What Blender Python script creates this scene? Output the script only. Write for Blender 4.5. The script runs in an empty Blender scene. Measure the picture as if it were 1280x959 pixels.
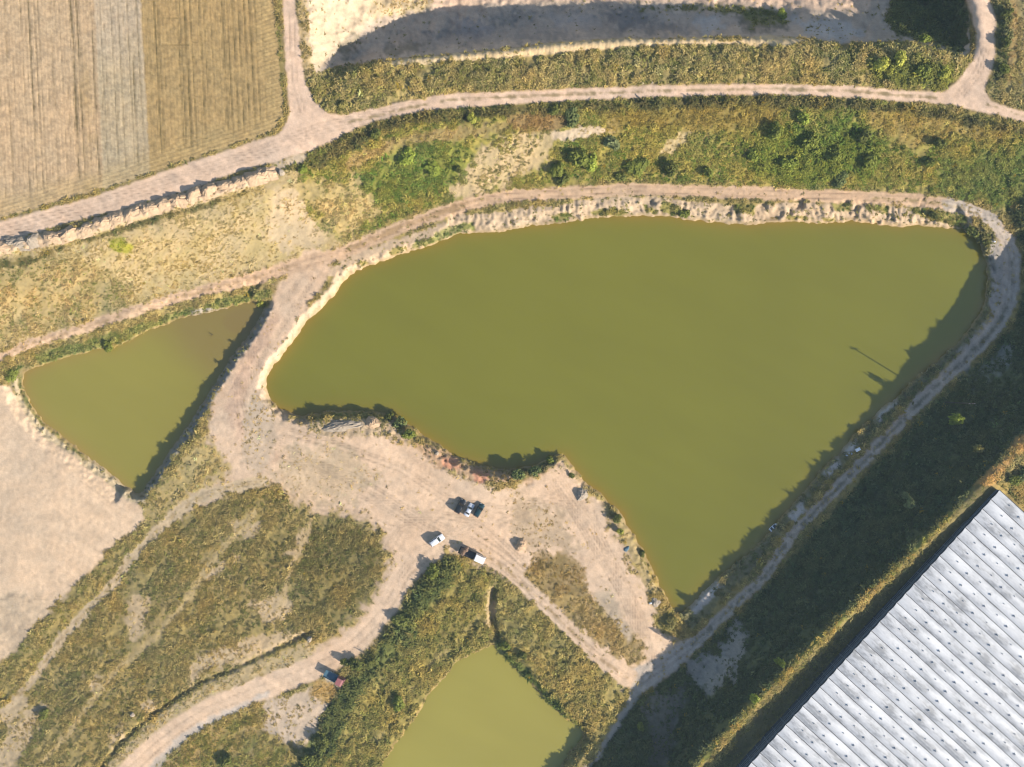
import bpy, bmesh, math, random
import numpy as np
R = math.radians
random.seed(7); rng = np.random.default_rng(11)

# ------------------------------------------------------------------ camera, sky, sun, exposure
H = 250.0                                   # camera height above the big pond, metres
S = H * 36.0 / 28.0 / 1280.0                # metres per photo pixel at water level
scn = bpy.context.scene
cam_d = bpy.data.cameras.new('camera'); cam_d.lens = 28; cam_d.sensor_width = 36
cam_d.clip_start = 1; cam_d.clip_end = 6000
cam = bpy.data.objects.new('camera', cam_d); scn.collection.objects.link(cam)
cam.location = (0, 0, H); scn.camera = cam

SUN_EL = 27.0
SHX, SHY = -0.853, 0.523                    # direction in which shadows fall on the ground (world x, y)
world = bpy.data.worlds.new('World'); scn.world = world; world.use_nodes = True
wn = world.node_tree; bg = wn.nodes['Background']
sky = wn.nodes.new('ShaderNodeTexSky'); sky.sky_type = 'NISHITA'; sky.sun_disc = False
sky.sun_elevation = R(SUN_EL); sky.sun_rotation = math.atan2(-SHX, -SHY)
sky.air_density = 1.0; sky.dust_density = 1.3; sky.ozone_density = 1.2; sky.altitude = 300
wn.links.new(sky.outputs[0], bg.inputs[0]); bg.inputs[1].default_value = 0.095
sd = bpy.data.lights.new('sun', 'SUN'); sd.energy = 4.6; sd.angle = R(0.55); sd.color = (1.0, 0.91, 0.79)
sun = bpy.data.objects.new('sun', sd); scn.collection.objects.link(sun)
from mathutils import Vector, Matrix
sdir = Vector((SHX * math.cos(R(SUN_EL)), SHY * math.cos(R(SUN_EL)), -math.sin(R(SUN_EL))))
sun.rotation_euler = sdir.to_track_quat('-Z', 'Y').to_euler()
scn.view_settings.view_transform = 'Standard'; scn.view_settings.look = 'None'
scn.view_settings.gamma = 1.0; scn.view_settings.exposure = 1.0; scn.view_settings.use_curve_mapping = False

scn.cycles.use_denoising = True; scn.cycles.pixel_filter_type = 'BLACKMAN_HARRIS'; scn.cycles.filter_width = 1.25
scn.cycles.max_bounces = 6; scn.cycles.diffuse_bounces = 3; scn.cycles.transmission_bounces = 2; scn.cycles.volume_bounces = 0; scn.cycles.sample_clamp_indirect = 4.0
COL = scn.collection
# ------------------------------------------------------------------ small tools
def lin(c):
    c = np.asarray(c, float) / 255.0
    return np.where(c <= 0.04045, c / 12.92, ((c + 0.055) / 1.055) ** 2.4)
KLIT = 1.62                                  # brightness of a sunlit flat white surface in this light
def alb(r, g, b): return np.minimum(lin((r, g, b)) / KLIT, 0.85)

def W(u, v, z=0.0):
    f = 1.0 - z / H
    return ((u - 640.0) * S * f, -(v - 479.5) * S * f, z)

_TAB = np.random.default_rng(5).random((256, 256))
def vnoise(x, y, seed=0):
    xi = np.floor(x).astype(np.int64); yi = np.floor(y).astype(np.int64)
    fx = x - xi; fy = y - yi
    fx = fx * fx * (3 - 2 * fx); fy = fy * fy * (3 - 2 * fy)
    ox, oy = seed * 37 % 256, seed * 91 % 256
    a = _TAB[(xi + ox) & 255, (yi + oy) & 255]; b = _TAB[(xi + 1 + ox) & 255, (yi + oy) & 255]
    c = _TAB[(xi + ox) & 255, (yi + 1 + oy) & 255]; d = _TAB[(xi + 1 + ox) & 255, (yi + 1 + oy) & 255]
    return (a * (1 - fx) + b * fx) * (1 - fy) + (c * (1 - fx) + d * fx) * fy
def fbm(u, v, scale, seed=0, octv=4, gain=0.55):
    t = 0.0; amp = 1.0; tot = 0.0; s = scale
    for k in range(octv):
        # rotate each octave so that the lattice does not show
        ca, sa = math.cos(0.6 + k), math.sin(0.6 + k)
        t = t + amp * vnoise((u * ca - v * sa) / s, (u * sa + v * ca) / s, seed + k * 3); tot += amp
        amp *= gain; s *= 0.5
    return t / tot - 0.5                      # about -0.4 .. 0.4
def sstep(a, b, x):
    t = np.clip((x - a) / (b - a), 0, 1); return t * t * (3 - 2 * t)

# coarse grid for distance fields
G0U, G0V, GS = -130.0, -130.0, 3.0
GU = np.arange(G0U, 1412, GS); GV = np.arange(G0V, 1092, GS)
gu, gv = np.meshgrid(GU, GV)                 # shape (nv, nu)
FAR = 400.0
def _bbox(P, m):
    i0 = max(int((P[:, 0].min() - m - G0U) / GS), 0); i1 = min(int((P[:, 0].max() + m - G0U) / GS) + 2, len(GU))
    j0 = max(int((P[:, 1].min() - m - G0V) / GS), 0); j1 = min(int((P[:, 1].max() + m - G0V) / GS) + 2, len(GV))
    return i0, i1, j0, j1
def sd_poly(P, m=90):
    P = np.asarray(P, float); out = np.full(gu.shape, FAR)
    i0, i1, j0, j1 = _bbox(P, m); x = gu[j0:j1, i0:i1]; y = gv[j0:j1, i0:i1]
    d2 = np.full(x.shape, 1e12); ins = np.zeros(x.shape, bool)
    for a, b in zip(P, np.roll(P, -1, 0)):
        ex, ey = b - a; wx, wy = x - a[0], y - a[1]
        t = np.clip((wx * ex + wy * ey) / (ex * ex + ey * ey + 1e-9), 0, 1)
        d2 = np.minimum(d2, (wx - t * ex) ** 2 + (wy - t * ey) ** 2)
        if a[1] != b[1]:
            c = ((a[1] > y) != (b[1] > y)) & (x < (b[0] - a[0]) * (y - a[1]) / (b[1] - a[1]) + a[0])
            ins ^= c
    d = np.sqrt(d2); out[j0:j1, i0:i1] = np.where(ins, -d, d)
    return out
def sd_line(P, hw, m=60):
    P = np.asarray(P, float); out = np.full(gu.shape, FAR)
    hws = np.full(len(P), hw, float) if np.isscalar(hw) else np.asarray(hw, float)
    i0, i1, j0, j1 = _bbox(P, m); x = gu[j0:j1, i0:i1]; y = gv[j0:j1, i0:i1]
    best = np.full(x.shape, 1e6)
    for k in range(len(P) - 1):
        a, b = P[k], P[k + 1]; ex, ey = b - a; wx, wy = x - a[0], y - a[1]
        t = np.clip((wx * ex + wy * ey) / (ex * ex + ey * ey + 1e-9), 0, 1)
        d = np.sqrt((wx - t * ex) ** 2 + (wy - t * ey) ** 2) - (hws[k] * (1 - t) + hws[k + 1] * t)
        best = np.minimum(best, d)
    out[j0:j1, i0:i1] = best
    return out

# fine terrain grid: dense in and round the view, growing to the horizon outside it
STEP = 1.6
def axis(a, b):
    core = np.arange(a, b + 0.1, STEP); lo = []; hi = []; d = STEP
    p = core[0]; q = core[-1]
    for k in range(26):
        d *= 1.32; p -= d; q += d; lo.append(p); hi.append(q)
    return np.concatenate([lo[::-1], core, hi]), len(lo)
FUx, NLU = axis(-70, 1350); FVx, NLV = axis(-70, 1030)
fu, fv = np.meshgrid(FUx, FVx)
cu = np.clip(fu, -118, 1398); cv = np.clip(fv, -118, 1078)
_iu = (cu - G0U) / GS; _iv = (cv - G0V) / GS
_i0 = np.floor(_iu).astype(int); _j0 = np.floor(_iv).astype(int); _fu = _iu - _i0; _fv = _iv - _j0
def up(F):
    return ((F[_j0, _i0] * (1 - _fu) + F[_j0, _i0 + 1] * _fu) * (1 - _fv)
            + (F[_j0 + 1, _i0] * (1 - _fu) + F[_j0 + 1, _i0 + 1] * _fu) * _fv)

# ------------------------------------------------------------------ outlines, in photo pixels at their own height
POND = [(332,475),(343,455),(361,433),(380,406),(398,388),(415,372),(427,353),(441,341),(458,333),(480,326),(500,318),
 (527,311),(550,303),(575,292),(600,291),(625,289),(645,286),(665,282),(700,281),(722,275),(747,271),(790,270),(830,270),
 (855,274),(872,275),(902,279),(935,282),(960,279),(1002,276),(1022,279),(1070,277),(1100,279),(1122,284),(1145,280),
 (1175,284),(1202,287),(1217,296),(1225,305),(1233,330),(1235,355),(1232,375),(1222,397),(1208,417),(1190,434),(1168,454),
 (1145,474),(1120,497),(1100,512),(1075,537),(1052,562),(1027,587),(1007,612),(987,635),(965,662),(940,687),(920,704),
 (900,721),(880,738),(865,756),(850,766),(836,757),(832,745),(822,730),(815,710),(806,692),(795,672),(784,656),(779,642),
 (765,632),(750,617),(735,605),(720,587),(707,571),(697,569),(685,575),(665,582),(640,587),(615,585),(595,580),(570,570),
 (552,557),(532,546),(520,537),(505,527),(490,518),(460,515),(425,513),(397,516),(377,521),(365,516),(345,507),(335,495),(331,484)]
POND_L = [(32,467),(50,457),(82,447),(120,437),(150,430),(165,425),(175,417),(200,407),(230,397),(265,390),(295,382),(320,378),
 (334,379),(327,393),(307,425),(287,450),(271,477),(258,497),(243,520),(225,547),(207,572),(190,597),(178,616),(168,615),
 (147,600),(132,587),(110,570),(85,550),(57,530),(42,510),(32,492),(29,480)]
POND_B = [(615,805),(597,814),(572,826),(555,846),(537,866),(527,884),(510,909),(492,934),(477,957),(455,990),(440,1030),
 (600,1060),(650,1010),(697,960),(715,938),(730,920),(725,909),(705,896),(687,881),(672,864),(655,846),(640,831),(627,815)]
FIELD = [(-400,-400),(343,-400),(344,0),(348,80),(355,120),(354,145),(345,163),(318,173),(212,208),(140,233),(0,273),(-130,318),(-400,420)]
UPROAD = [(-130,322),(0,277),(120,245),(212,212),(317,177),(347,169),(357,157),(361,140),(357,75),(353,0),(352,-130),(369,-130),
 (369,0),(374,50),(380,100),(392,127),(410,141),(430,144),(460,137),(510,127),(560,117),(640,114),(815,107),(960,105),(1060,107),
 (1135,114),(1180,115),(1200,100),(1217,72),(1221,50),(1215,20),(1207,0),(1195,-130),(1228,-130),(1237,0),(1245,25),(1244,75),(1235,97),
 (1231,115),(1240,127),(1280,139),(1400,175),(1400,190),(1280,153),(1235,142),(1185,131),(1135,127),(1060,122),(960,118),(800,122),
 (640,130),(570,135),(520,140),(470,150),(440,163),(410,180),(385,190),(362,196),(345,203),(320,207),(237,237),(150,262),(92,277),(0,303),(-130,350)]
TRACK_N = [(-60,470),(0,446),(37,430),(75,420),(150,395),(195,380),(250,365),(320,347),(370,332),(427,317),(460,302),(495,287),(535,272),
 (570,260),(607,250),(640,245),(715,241),(790,236),(865,239),(960,242),(1060,246),(1135,249),(1185,255),(1222,265),(1242,277),(1257,296),(1266,322),
 (1265,350),(1260,380),(1247,405),(1228,427),(1205,450),(1180,474),(1150,502),(1115,539),(1085,572),(1055,602),(1022,635),(990,668),(955,722),(915,759),
 (890,784),(865,806),(835,829),(800,852)]
TRACK_NW = [5,5,6,6,7,7,7,8,9,8,8,8,8,8,8,8,8,8,8,8,8,8,8,8,8,9,10,10,9,9,9,8,7.5,7,7,6,6,6,6,6,6,7,9,13,16]
YARD = [(352,352),(378,345),(395,352),(372,400),(345,440),(327,470),(324,492),(335,506),(360,522),(378,528),(402,536),(440,540),(480,535),(510,552),(540,575),
 (585,598),(625,608),(665,600),(690,580),(703,578),(722,602),(748,630),(764,650),(776,675),(788,695),(800,722),(812,745),(826,775),(846,800),(856,808),
 (830,845),(800,862),(772,846),(742,818),(700,778),(655,737),(630,714),(608,704),(590,700),(556,690),(536,702),(512,728),(498,752),(478,784),(455,806),
 (430,830),(412,842),(395,815),(430,792),(452,770),(470,745),(483,716),(486,690),(478,668),(455,648),(425,640),(392,640),(352,612),(318,602),(290,618),
 (262,624),(236,640),(226,632),(262,606),(292,590),(268,560),(258,545),(262,530),(280,498),(300,462),(322,425),(338,395)]
SWROAD = [(540,690),(508,715),(492,745),(470,777),(445,802),(415,824),(380,840),(340,856),(300,871),(260,888),(222,912),(192,936),(165,962),(130,1010)]
SWROAD_W = [14,13,13,13,14,15,15,15,14,14,14,15,15,15]
SAND = [(-400,430),(-130,455),(0,478),(15,487),(32,508),(46,527),(75,550),(110,578),(148,606),(168,622),(178,638),(180,654),(165,667),(143,678),(126,700),(104,722),
 (78,745),(55,768),(30,795),(12,815),(0,826),(-130,930),(-400,1000)]
SWTRACK = [(330,600),(262,616),(225,636),(195,666),(160,701),(145,727),(110,762),(82,792),(57,827),(35,857),(12,880),(-20,905)]
INTRACK = [(600,692),(625,706),(650,727),(690,765),(722,797),(752,825),(785,848)]
DITCH = [(388,790),(350,808),(320,822),(290,837),(255,850),(230,866),(200,886),(175,906),(150,930),(125,962)]
TRENCH = [(617,738),(614,760),(617,780),(622,797)]
BLDG_EDGE = [(1252,614),(938,959)]

d_pond = sd_poly(POND); d_pl = sd_poly(POND_L); d_pb = sd_poly(POND_B)
d_shore = np.minimum(np.minimum(d_pond, d_pl), d_pb)

# ------------------------------------------------------------------ terrain heights from break lines
BL = []
def bl(z, pts, step=26.0):
    step = step * 0.5
    P = np.asarray(pts, float); Z = np.full(len(P), z, float) if np.isscalar(z) else np.asarray(z, float)
    if len(P) == 1: BL.append((P[0, 0], P[0, 1], Z[0])); return
    for k in range(len(P) - 1):
        n = max(1, int(np.hypot(*(P[k + 1] - P[k])) / step))
        for i in range(n):
            t = i / n; q = P[k] * (1 - t) + P[k + 1] * t
            BL.append((q[0], q[1], Z[k] * (1 - t) + Z[k + 1] * t))
    BL.append((P[-1, 0], P[-1, 1], Z[-1]))
def spots(z, pts):
    for p in pts: BL.append((p[0], p[1], z))
spots(12, [(u, v) for u in (-120, -20, 80, 180, 280) for v in (-120, -40, 40, 110, 170)] + [(0,245),(-120,280),(90,225),(180,205)])
bl(12, [(-120,320),(0,277),(120,245),(212,212),(317,177),(357,157)], 40)
bl(12, [(-120,348),(0,303),(92,280),(200,249),(260,233),(330,209),(365,198),(410,180),(440,164),(520,142),(640,131),(800,123),(960,119),(1060,124),(1135,129),(1235,144),(1280,155),(1400,192)], 40)
bl(11.6, [(-120,382),(0,335),(92,305),(200,275),(260,260),(330,240)], 40)
bl(12, [(430,144),(560,117),(640,114),(815,107),(960,105),(1060,107),(1135,114),(1180,116)], 40)
bl(12, [(352,-120),(352,0),(357,75),(361,140)], 40); bl(12, [(369,-120),(369,0),(374,50),(380,100),(392,127)], 40)
bl(12, [(1195,-120),(1212,0),(1222,50),(1218,72),(1200,100)], 30); bl(12, [(1232,-120),(1240,0),(1246,25),(1245,75),(1236,97)], 30)
bl(12.6, [(1262,-120),(1264,50),(1278,110),(1400,150)], 50); spots(12, [(1330,0),(1400,60),(1330,90)])
bl([12.4,12.5,12.5,12.5,12.5,12.5,12.5,12.5,12.7,13.2,13.8,13.8,13], [(415,122),(440,110),(480,99),(520,93),(570,89),(640,85),(740,75),(800,71),(900,69),(1000,66),(1080,70),(1150,80),(1195,88)], 26)
bl(11.6, [(410,106),(440,98),(480,88),(560,79),(640,73),(740,63),(800,59),(900,58),(960,59)], 26)
bl(12.3, [(440,90),(475,79),(510,74),(565,69),(640,62),(690,55),(740,52),(780,49),(830,50),(885,48),(960,48),(1000,50)], 20)
bl(2.0, [(440,75),(470,66),(510,61),(565,56),(640,49),(690,42),(740,39),(830,38),(885,36),(960,37),(1000,38)], 20)
spots(-5.5, [(500,35),(560,38),(640,32),(740,20),(850,18),(960,20)]); spots(-6.5, [(520,8),(640,2),(800,0),(960,2),(1075,2)])
spots(-6.5, [(480,-60),(640,-60),(800,-60),(960,-60),(1080,-60),(480,-120),(700,-120),(960,-120),(1120,-120)])
bl(11.5, [(1000,52),(1050,56),(1100,54),(1150,56),(1185,65),(1208,74)], 20)
bl(2.0, [(1010,34),(1050,40),(1100,40),(1140,43),(1170,48),(1192,56)], 20)
spots(-3, [(1120,15),(1160,18),(1178,35),(1150,-60),(1130,-10)]); bl(4, [(1185,-60),(1194,0),(1200,25),(1203,45)], 20)
bl(12, [(381,-120),(383,0),(386,50),(392,92)], 30); bl([6,6,6.5,8], [(425,-100),(424,0),(418,40),(404,78)], 26); bl([-1,-1,2,5], [(462,-100),(466,10),(448,40),(425,74)], 26)
bl(3.4, [(-60,460),(0,436),(37,421),(75,411),(150,386),(195,371),(250,356),(320,338),(370,322),(427,306),(460,293),(495,278),(535,262),(570,250),(607,241),(640,236),
 (715,232),(790,227),(865,230),(960,233),(1060,237),(1135,240),(1185,245),(1222,254),(1248,265)], 26)
bl(3.0, [(-60,482),(0,455),(37,439),(75,429),(150,404),(195,389),(250,374),(320,356),(350,352)], 26)
_te = [(400,336),(427,327),(460,312),(495,297),(535,282),(570,270),(607,259),(640,254),(715,250),(790,245),(865,248),(960,251),(1060,255),(1135,258),(1185,265),(1222,276),(1241,292),
 (1250,320),(1250,350),(1245,380),(1234,402),(1215,425),(1180,458),(1140,493),(1102,528),(1062,574),(1022,617),(975,672),(934,717),(893,762),(867,785)]
bl([3.0]*16+[2.6,2.2,1.7,1.4]+[1.3]*(len(_te)-20), _te, 26)
_to = [(1266,268),(1278,295),(1285,322),(1284,350),(1279,382),(1266,410),(1246,432),(1210,464),(1172,500),(1132,542),(1097,582),(1062,620),(1024,660),(989,700),(952,742),(918,776),(890,812),(880,850),(862,900),(842,950),(805,1010)]
bl([3.2,2.6,2.2,1.9]+[1.7]*(len(_to)-4), _to, 26)
RIDGE = [(1440,150),(1440,240),(1420,330),(1360,450),(1295,535),(1240,594),(1180,653),(1120,711),(1060,766),(1000,823),(950,873),(905,920),(868,962),(815,1025),(770,1080)]
bl([9,14,17.2,17.6,17.6,17.4,16.9,16.3,15.8,15.5,15.2,14.6,14.0,13.4,13.4], RIDGE, 20)
bl([16.2,15.6,14.6,13.7,13.0,12.8,12.7,12.6,12.5,12.5], [(1310,552),(1255,610),(1195,667),(1135,725),(1075,780),(1015,837),(965,887),(920,934),(882,978),(830,1040)], 30)
bl([15.0,14.2,13.9,13.4,12.9,12.7,12.6,12.5,12.5,12.5], [(1345,575),(1258,640),(1218,668),(1158,733),(1098,797),(1038,852),(985,907),(940,952),(900,1000),(860,1060)], 30)
spots(13.4, [(1330,640),(1300,700),(1300,900),(1100,950),(1200,850),(1400,600),(1400,1000),(1100,1080),(1250,1080),(1400,800),(1180,770),(1060,880),(1000,1000)]); spots(16, [(1400,480)])
bl([14.3,14.3,14.2,13.3,12.4,11.6,11.3,11.1,11.0,10.9,10.8], [(1345,438),(1282,523),(1228,582),(1168,641),(1108,699),(1048,754),(988,811),(938,861),(893,907),(858,948),(806,1010)], 24)
spots(3.0, [(300,560),(340,540),(400,575),(450,600),(520,640),(540,670),(580,640),(600,655),(640,640),(700,620),(740,680),(780,740),(800,800),(650,726),(722,796),(770,840),(560,680),(600,690),
 (330,430),(300,480),(370,370),(350,400),(700,700),(760,790),(690,660),(500,690),(470,640)])
spots(2.0, [(800,850),(835,830)])
spots(3.9, [(410,531),(440,531),(470,530)]); spots(4.3, [(575,582),(600,592),(625,595)])
spots(3.0, [(0,520),(80,600),(0,700),(130,660),(-110,560),(-110,800),(60,720),(30,640),(0,860),(100,780),(200,700),(300,640),(400,700),(300,780),(200,850),(100,930),(0,960),(-100,1000),(400,780),(430,690),
 (300,900),(250,960),(350,930),(445,800),(380,838),(300,870),(220,912),(160,960),(240,560),(210,610),(230,620),(380,900),(200,1070),(0,1070),(360,1060)])
spots(3.2, [(560,715),(520,760),(470,830),(440,870),(400,920)]); spots(1.5, [(595,780),(560,810),(525,850),(495,900),(465,950)])
spots(3.0, [(640,740),(700,820),(650,790),(740,870),(760,900),(745,945),(720,1000)]); spots(2.0, [(790,900),(815,900),(810,945),(830,860)])
BLA = np.array(BL)
_, keep = np.unique(np.round(BLA[:, :2] / 4.0).astype(int), axis=0, return_index=True); BLA = BLA[keep]
n = len(BLA); D = np.hypot(BLA[:, None, 0] - BLA[None, :, 0], BLA[:, None, 1] - BLA[None, :, 1])
A = np.zeros((n + 1, n + 1)); A[:n, :n] = -D - 0.3 * np.eye(n); A[:n, n] = 1; A[n, :n] = 1
sol = np.linalg.solve(A, np.concatenate([BLA[:, 2], [0]]))
zc = np.full(gu.shape, sol[n])
for k in range(n): zc -= sol[k] * np.hypot(gu - BLA[k, 0], gv - BLA[k, 1])
zc = np.clip(zc, -8.0, 18.4)

ux, vy = cu, cv
N1 = fbm(ux, vy, 60, 1); N2 = fbm(ux, vy, 22, 2); N3 = fbm(ux, vy, 9, 3); N4 = fbm(ux, vy, 4.2, 4, 2); N5 = fbm(ux, vy, 2.4, 9, 2)
STK = fbm((ux * 0.64 - vy * 0.77) / 7.0, (ux * 0.77 + vy * 0.64) / 1.0, 8.0, 83, 4)   # long streaks left by mowing and driving, lower left to upper right
dP, dL, dB = up(d_pond), up(d_pl), up(d_pb)
wob = N3 * 7 + N4 * 3
dS = np.minimum(np.minimum(dP, dL), dB) + np.clip(N3 * 5.0 + N4 * 3.0 + N2 * 3.0, -2.6, 2.6)
# the north shore is ragged
dSn = dS + wob * 0.45

# ------------------------------------------------------------------ ground cover zones: colour, plants, relief
sh = fu.shape
GC = np.empty(sh + (3,)); GC[:] = alb(150, 132, 84)
VD = np.full(sh, 0.75); VH = np.full(sh, 0.7); VA = np.empty(sh + (3,)); VB = np.empty(sh + (3,))
VA[:] = alb(128, 122, 66); VB[:] = alb(170, 150, 92); RL = np.full(sh, 0.12); CL = np.zeros(sh, np.int8)
def zone(d, col=None, soft=2.0, na=6.0, dens=None, vh=None, ta=None, tb=None, rel=None, cls=None, k=1.0, fine=False):
    """blend one kind of ground into the maps where its signed distance is below zero"""
    dd = (up(d) if d.shape == gu.shape else d) + N3 * na * 1.6 + N4 * na * 0.9 + (N2 * na if na > 3 else 0)
    m = sstep(soft, -soft, dd) * k; mm = m[..., None]
    if col is not None: GC[:] = GC * (1 - mm) + alb(*col) * mm
    if dens is not None: VD[:] = VD * (1 - m) + dens * m
    if vh is not None: VH[:] = VH * (1 - m) + vh * m
    if ta is not None:
        VA[:] = VA * (1 - mm) + alb(*ta) * mm; VB[:] = VB * (1 - mm) + alb(*(tb or ta)) * mm
    if rel is not None: RL[:] = RL * (1 - m) + rel * m
    if cls is not None: CL[m > 0.5] = cls
    return m
P = sd_poly; Ln = sd_line
# --- north slope
zone(P([(-130,340),(0,305),(120,285),(240,250),(330,210),(400,190),(470,290),(400,320),(320,342),(200,377),(100,408),(0,440),(-130,480)]), (204,180,134), 4, 10, 0.55, 0.36, (200,176,124), (166,148,92), 0.10)
zone(P([(-60,350),(30,322),(90,318),(130,335),(175,365),(165,385),(90,402),(0,432),(-60,440)]), (176,156,104), 8, 16, 0.7, 0.5, (130,128,66), (180,156,106))
zone(P([(134,300),(150,297),(168,308),(160,318),(140,312)]), (170,160,80), 2, 4, 0.8, 0.5, (150,155,45), (165,160,60))
zone(P([(340,240),(380,235),(410,260),(400,300),(360,315),(330,300)]), (208,184,146), 6, 12, 0.35, 0.35, (196,172,120), (180,158,106))
zone(P([(372,225),(400,192),(440,166),(520,142),(640,131),(800,123),(960,119),(1135,129),(1280,155),(1400,192),(1400,275),(1280,262),(1222,253),(1135,239),(960,232),(790,226),(640,235),(570,249),(500,274),(430,302),(385,268)]),
     (158,142,82), 4, 8, 0.9, 0.75, (104,120,44), (164,150,76), 0.2)
zone(P([(480,200),(530,175),(585,180),(595,215),(560,240),(500,255),(440,262),(430,235)]), (120,118,58), 8, 18, 1.0, 0.8, (98,122,48), (132,134,62))
zone(P([(420,215),(440,190),(520,165),(590,158),(640,150),(640,166),(580,172),(500,182),(455,205)]), (186,160,108), 4, 8, 0.75, 0.55, (178,152,92), (150,132,80))
zone(P([(372,232),(440,222),(480,262),(430,300),(395,268)]), (190,168,112), 6, 14, 0.6, 0.5, (150,142,78), (190,165,110))
zone(P([(600,190),(640,160),(685,170),(690,200),(650,215),(640,232),(590,245),(560,243)]), (212,186,142), 6, 14, 0.45, 0.5, (186,164,112), (140,134,76))
zone(P([(630,140),(690,138),(735,150),(700,162),(640,164)]), (166,138,92), 4, 8, 0.9, 0.7, (168,136,84), (150,124,76))
zone(P([(690,166),(735,158),(785,157),(775,164),(730,172),(700,178)]), (222,198,165), 2, 5, 0.2, 0.4, (190,165,110), (160,140,90))
zone(P([(815,195),(838,175),(860,150),(880,148),(862,172),(840,195)]), (214,190,140), 4, 6, 0.35, 0.4, (190,165,105), (170,150,90))
zone(P([(745,140),(850,128),(980,126),(965,160),(890,165),(800,160),(760,165)]), (170,146,84), 6, 14, 0.85, 0.6, (168,146,72), (138,124,62))
zone(P([(1080,132),(1190,140),(1260,160),(1260,180),(1190,172),(1150,182),(1085,172)]), (182,156,92), 6, 14, 0.8, 0.55, (184,156,84), (146,132,68))
zone(P([(930,165),(1070,150),(1110,175),(1100,225),(1000,235),(940,225)]), (112,116,52), 10, 20, 1.0, 1.1, (104,122,44), (136,138,58))
zone(P([(1180,190),(1280,180),(1400,220),(1400,268),(1260,258),(1170,240)]), (118,124,62), 8, 16, 1.0, 0.8, (102,118,52), (138,138,70))
zone(Ln([(395,204),(440,178),(480,160),(520,150),(640,139),(800,131),(960,127),(1060,131),(1160,140),(1280,165)], [7,8,7,5,5,5,5,5,4,5]), (96,90,52), 3, 8, 1.0, 1.25, (92,92,50), (124,112,66))
zone(Ln([(350,210),(375,205),(400,192)], 6), (120,112,62), 2, 5, 1.0, 1.2, (110,116,50), (140,126,74))
zone(Ln([(0,333),(45,325),(60,316),(85,306),(120,296),(160,285),(200,272),(240,262),(280,250),(310,240)], 2.6), (120,106,62), 2, 6, 0.9, 0.7, (96,98,52), (140,124,74))
# --- verge round the north field, berm between road and pit
zone(Ln([(343,-130),(344,0),(349,80),(355,125),(355,150)], 2.6), (150,132,76), 2, 3, 0.8, 0.5, (112,116,54), (160,140,84))
zone(P([(392,88),(412,100),(470,80),(560,74),(640,68),(740,58),(820,54),(960,52),(1050,55),(1150,54),(1190,64),(1214,74),(1198,98),(1178,113),(1135,112),(960,104),(815,105),(640,112),(560,115),(460,135),(430,142),(410,139),(395,127),(384,100)]),
     (142,126,76), 2, 3, 0.95, 0.95, (128,124,62), (176,156,98), 0.25)
zone(P([(1080,75),(1150,72),(1195,85),(1180,108),(1100,105)]), (130,120,62), 5, 10, 1.0, 1.3, (136,134,56), (112,116,56))
zone(P([(372,-130),(384,-130),(384,0),(388,60),(396,90),(384,100),(376,60),(371,0)]), (205,178,130), 1.5, 3, 0.5, 0.5, (180,156,100), (140,126,76))
# --- quarry pit
PIT = P([(384,-400),(384,0),(387,50),(394,92),(420,84),(470,76),(510,72),(565,67),(640,60),(690,53),(740,50),(780,47),(830,48),(885,46),(960,46),(1010,48),(1050,54),(1120,51),(1150,53),(1182,63),(1206,72),(1214,60),(1212,20),(1204,0),(1190,-400)])
zone(PIT, (206,186,164), 1.5, 2, 0.02, 0.4, (120,116,70), (150,140,90), 0.22, cls=6)
zone(P([(384,-400),(384,0),(387,50),(394,92),(415,70),(440,42),(470,20),(478,-20),(478,-400)]), (226,202,168), 5, 8, 0.05, 0.4, (180,160,105), (160,142,95), 0.24)
zone(P([(465,-60),(560,-60),(540,10),(495,20),(466,22)]), (214,190,150), 5, 9, 0.3, 0.5, (170,150,95), (190,165,110))
zone(P([(560,-400),(1190,-400),(1092,-20),(1088,14),(960,11),(860,4),(700,2),(600,8),(540,16)]), (238,206,176), 3, 4, 0.02, 0.4, (190,170,110), None, 0.06)
zone(P([(640,14),(760,10),(900,12),(960,22),(900,40),(760,42),(640,52),(560,60),(500,66),(480,60),(540,35)]), (186,172,156), 5, 12, 0.03, 0.4, (110,106,66), (140,130,84), 0.25)
for pl, cc in [([(470,70),(500,55),(540,52),(510,66),(480,74)],(150,140,120)), ([(530,40),(600,30),(640,26),(640,32),(590,42),(540,48)],(150,144,138)), ([(760,14),(800,12),(810,30),(780,36),(762,28)],(140,134,130)), ([(640,44),(700,40),(720,46),(660,52)],(168,158,146)),
               ([(872,18),(900,16),(906,34),(884,40),(870,32)],(204,198,190)), ([(690,20),(740,14),(750,30),(700,36)],(188,178,168)), ([(560,24),(600,20),(620,40),(580,50)],(168,160,154)), ([(910,14),(960,18),(985,36),(940,38)],(120,112,92)), ([(420,62),(440,42),(452,52),(430,72)],(150,138,112)), ([(800,32),(850,28),(860,40),(810,42)],(150,142,134))]:
    zone(P(pl, 40), cc, 5, 10, rel=0.3, k=0.8)
zone(P([(800,12),(900,8),(970,12),(985,28),(940,32),(930,18),(860,14)]), (150,140,90), 4, 8, 0.7, 0.7, (128,122,56), (104,106,50))
zone(P([(990,22),(1060,28),(1080,44),(1040,50),(1010,44)]), (206,198,188), 4, 8, 0.1)
zone(P([(1100,-400),(1112,0),(1104,20),(1120,45),(1160,52),(1200,66),(1214,55),(1210,15),(1200,-20),(1190,-400)]), (104,104,64), 5, 8, 1.0, 1.3, (84,96,46), (104,108,56), 0.3)
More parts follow.
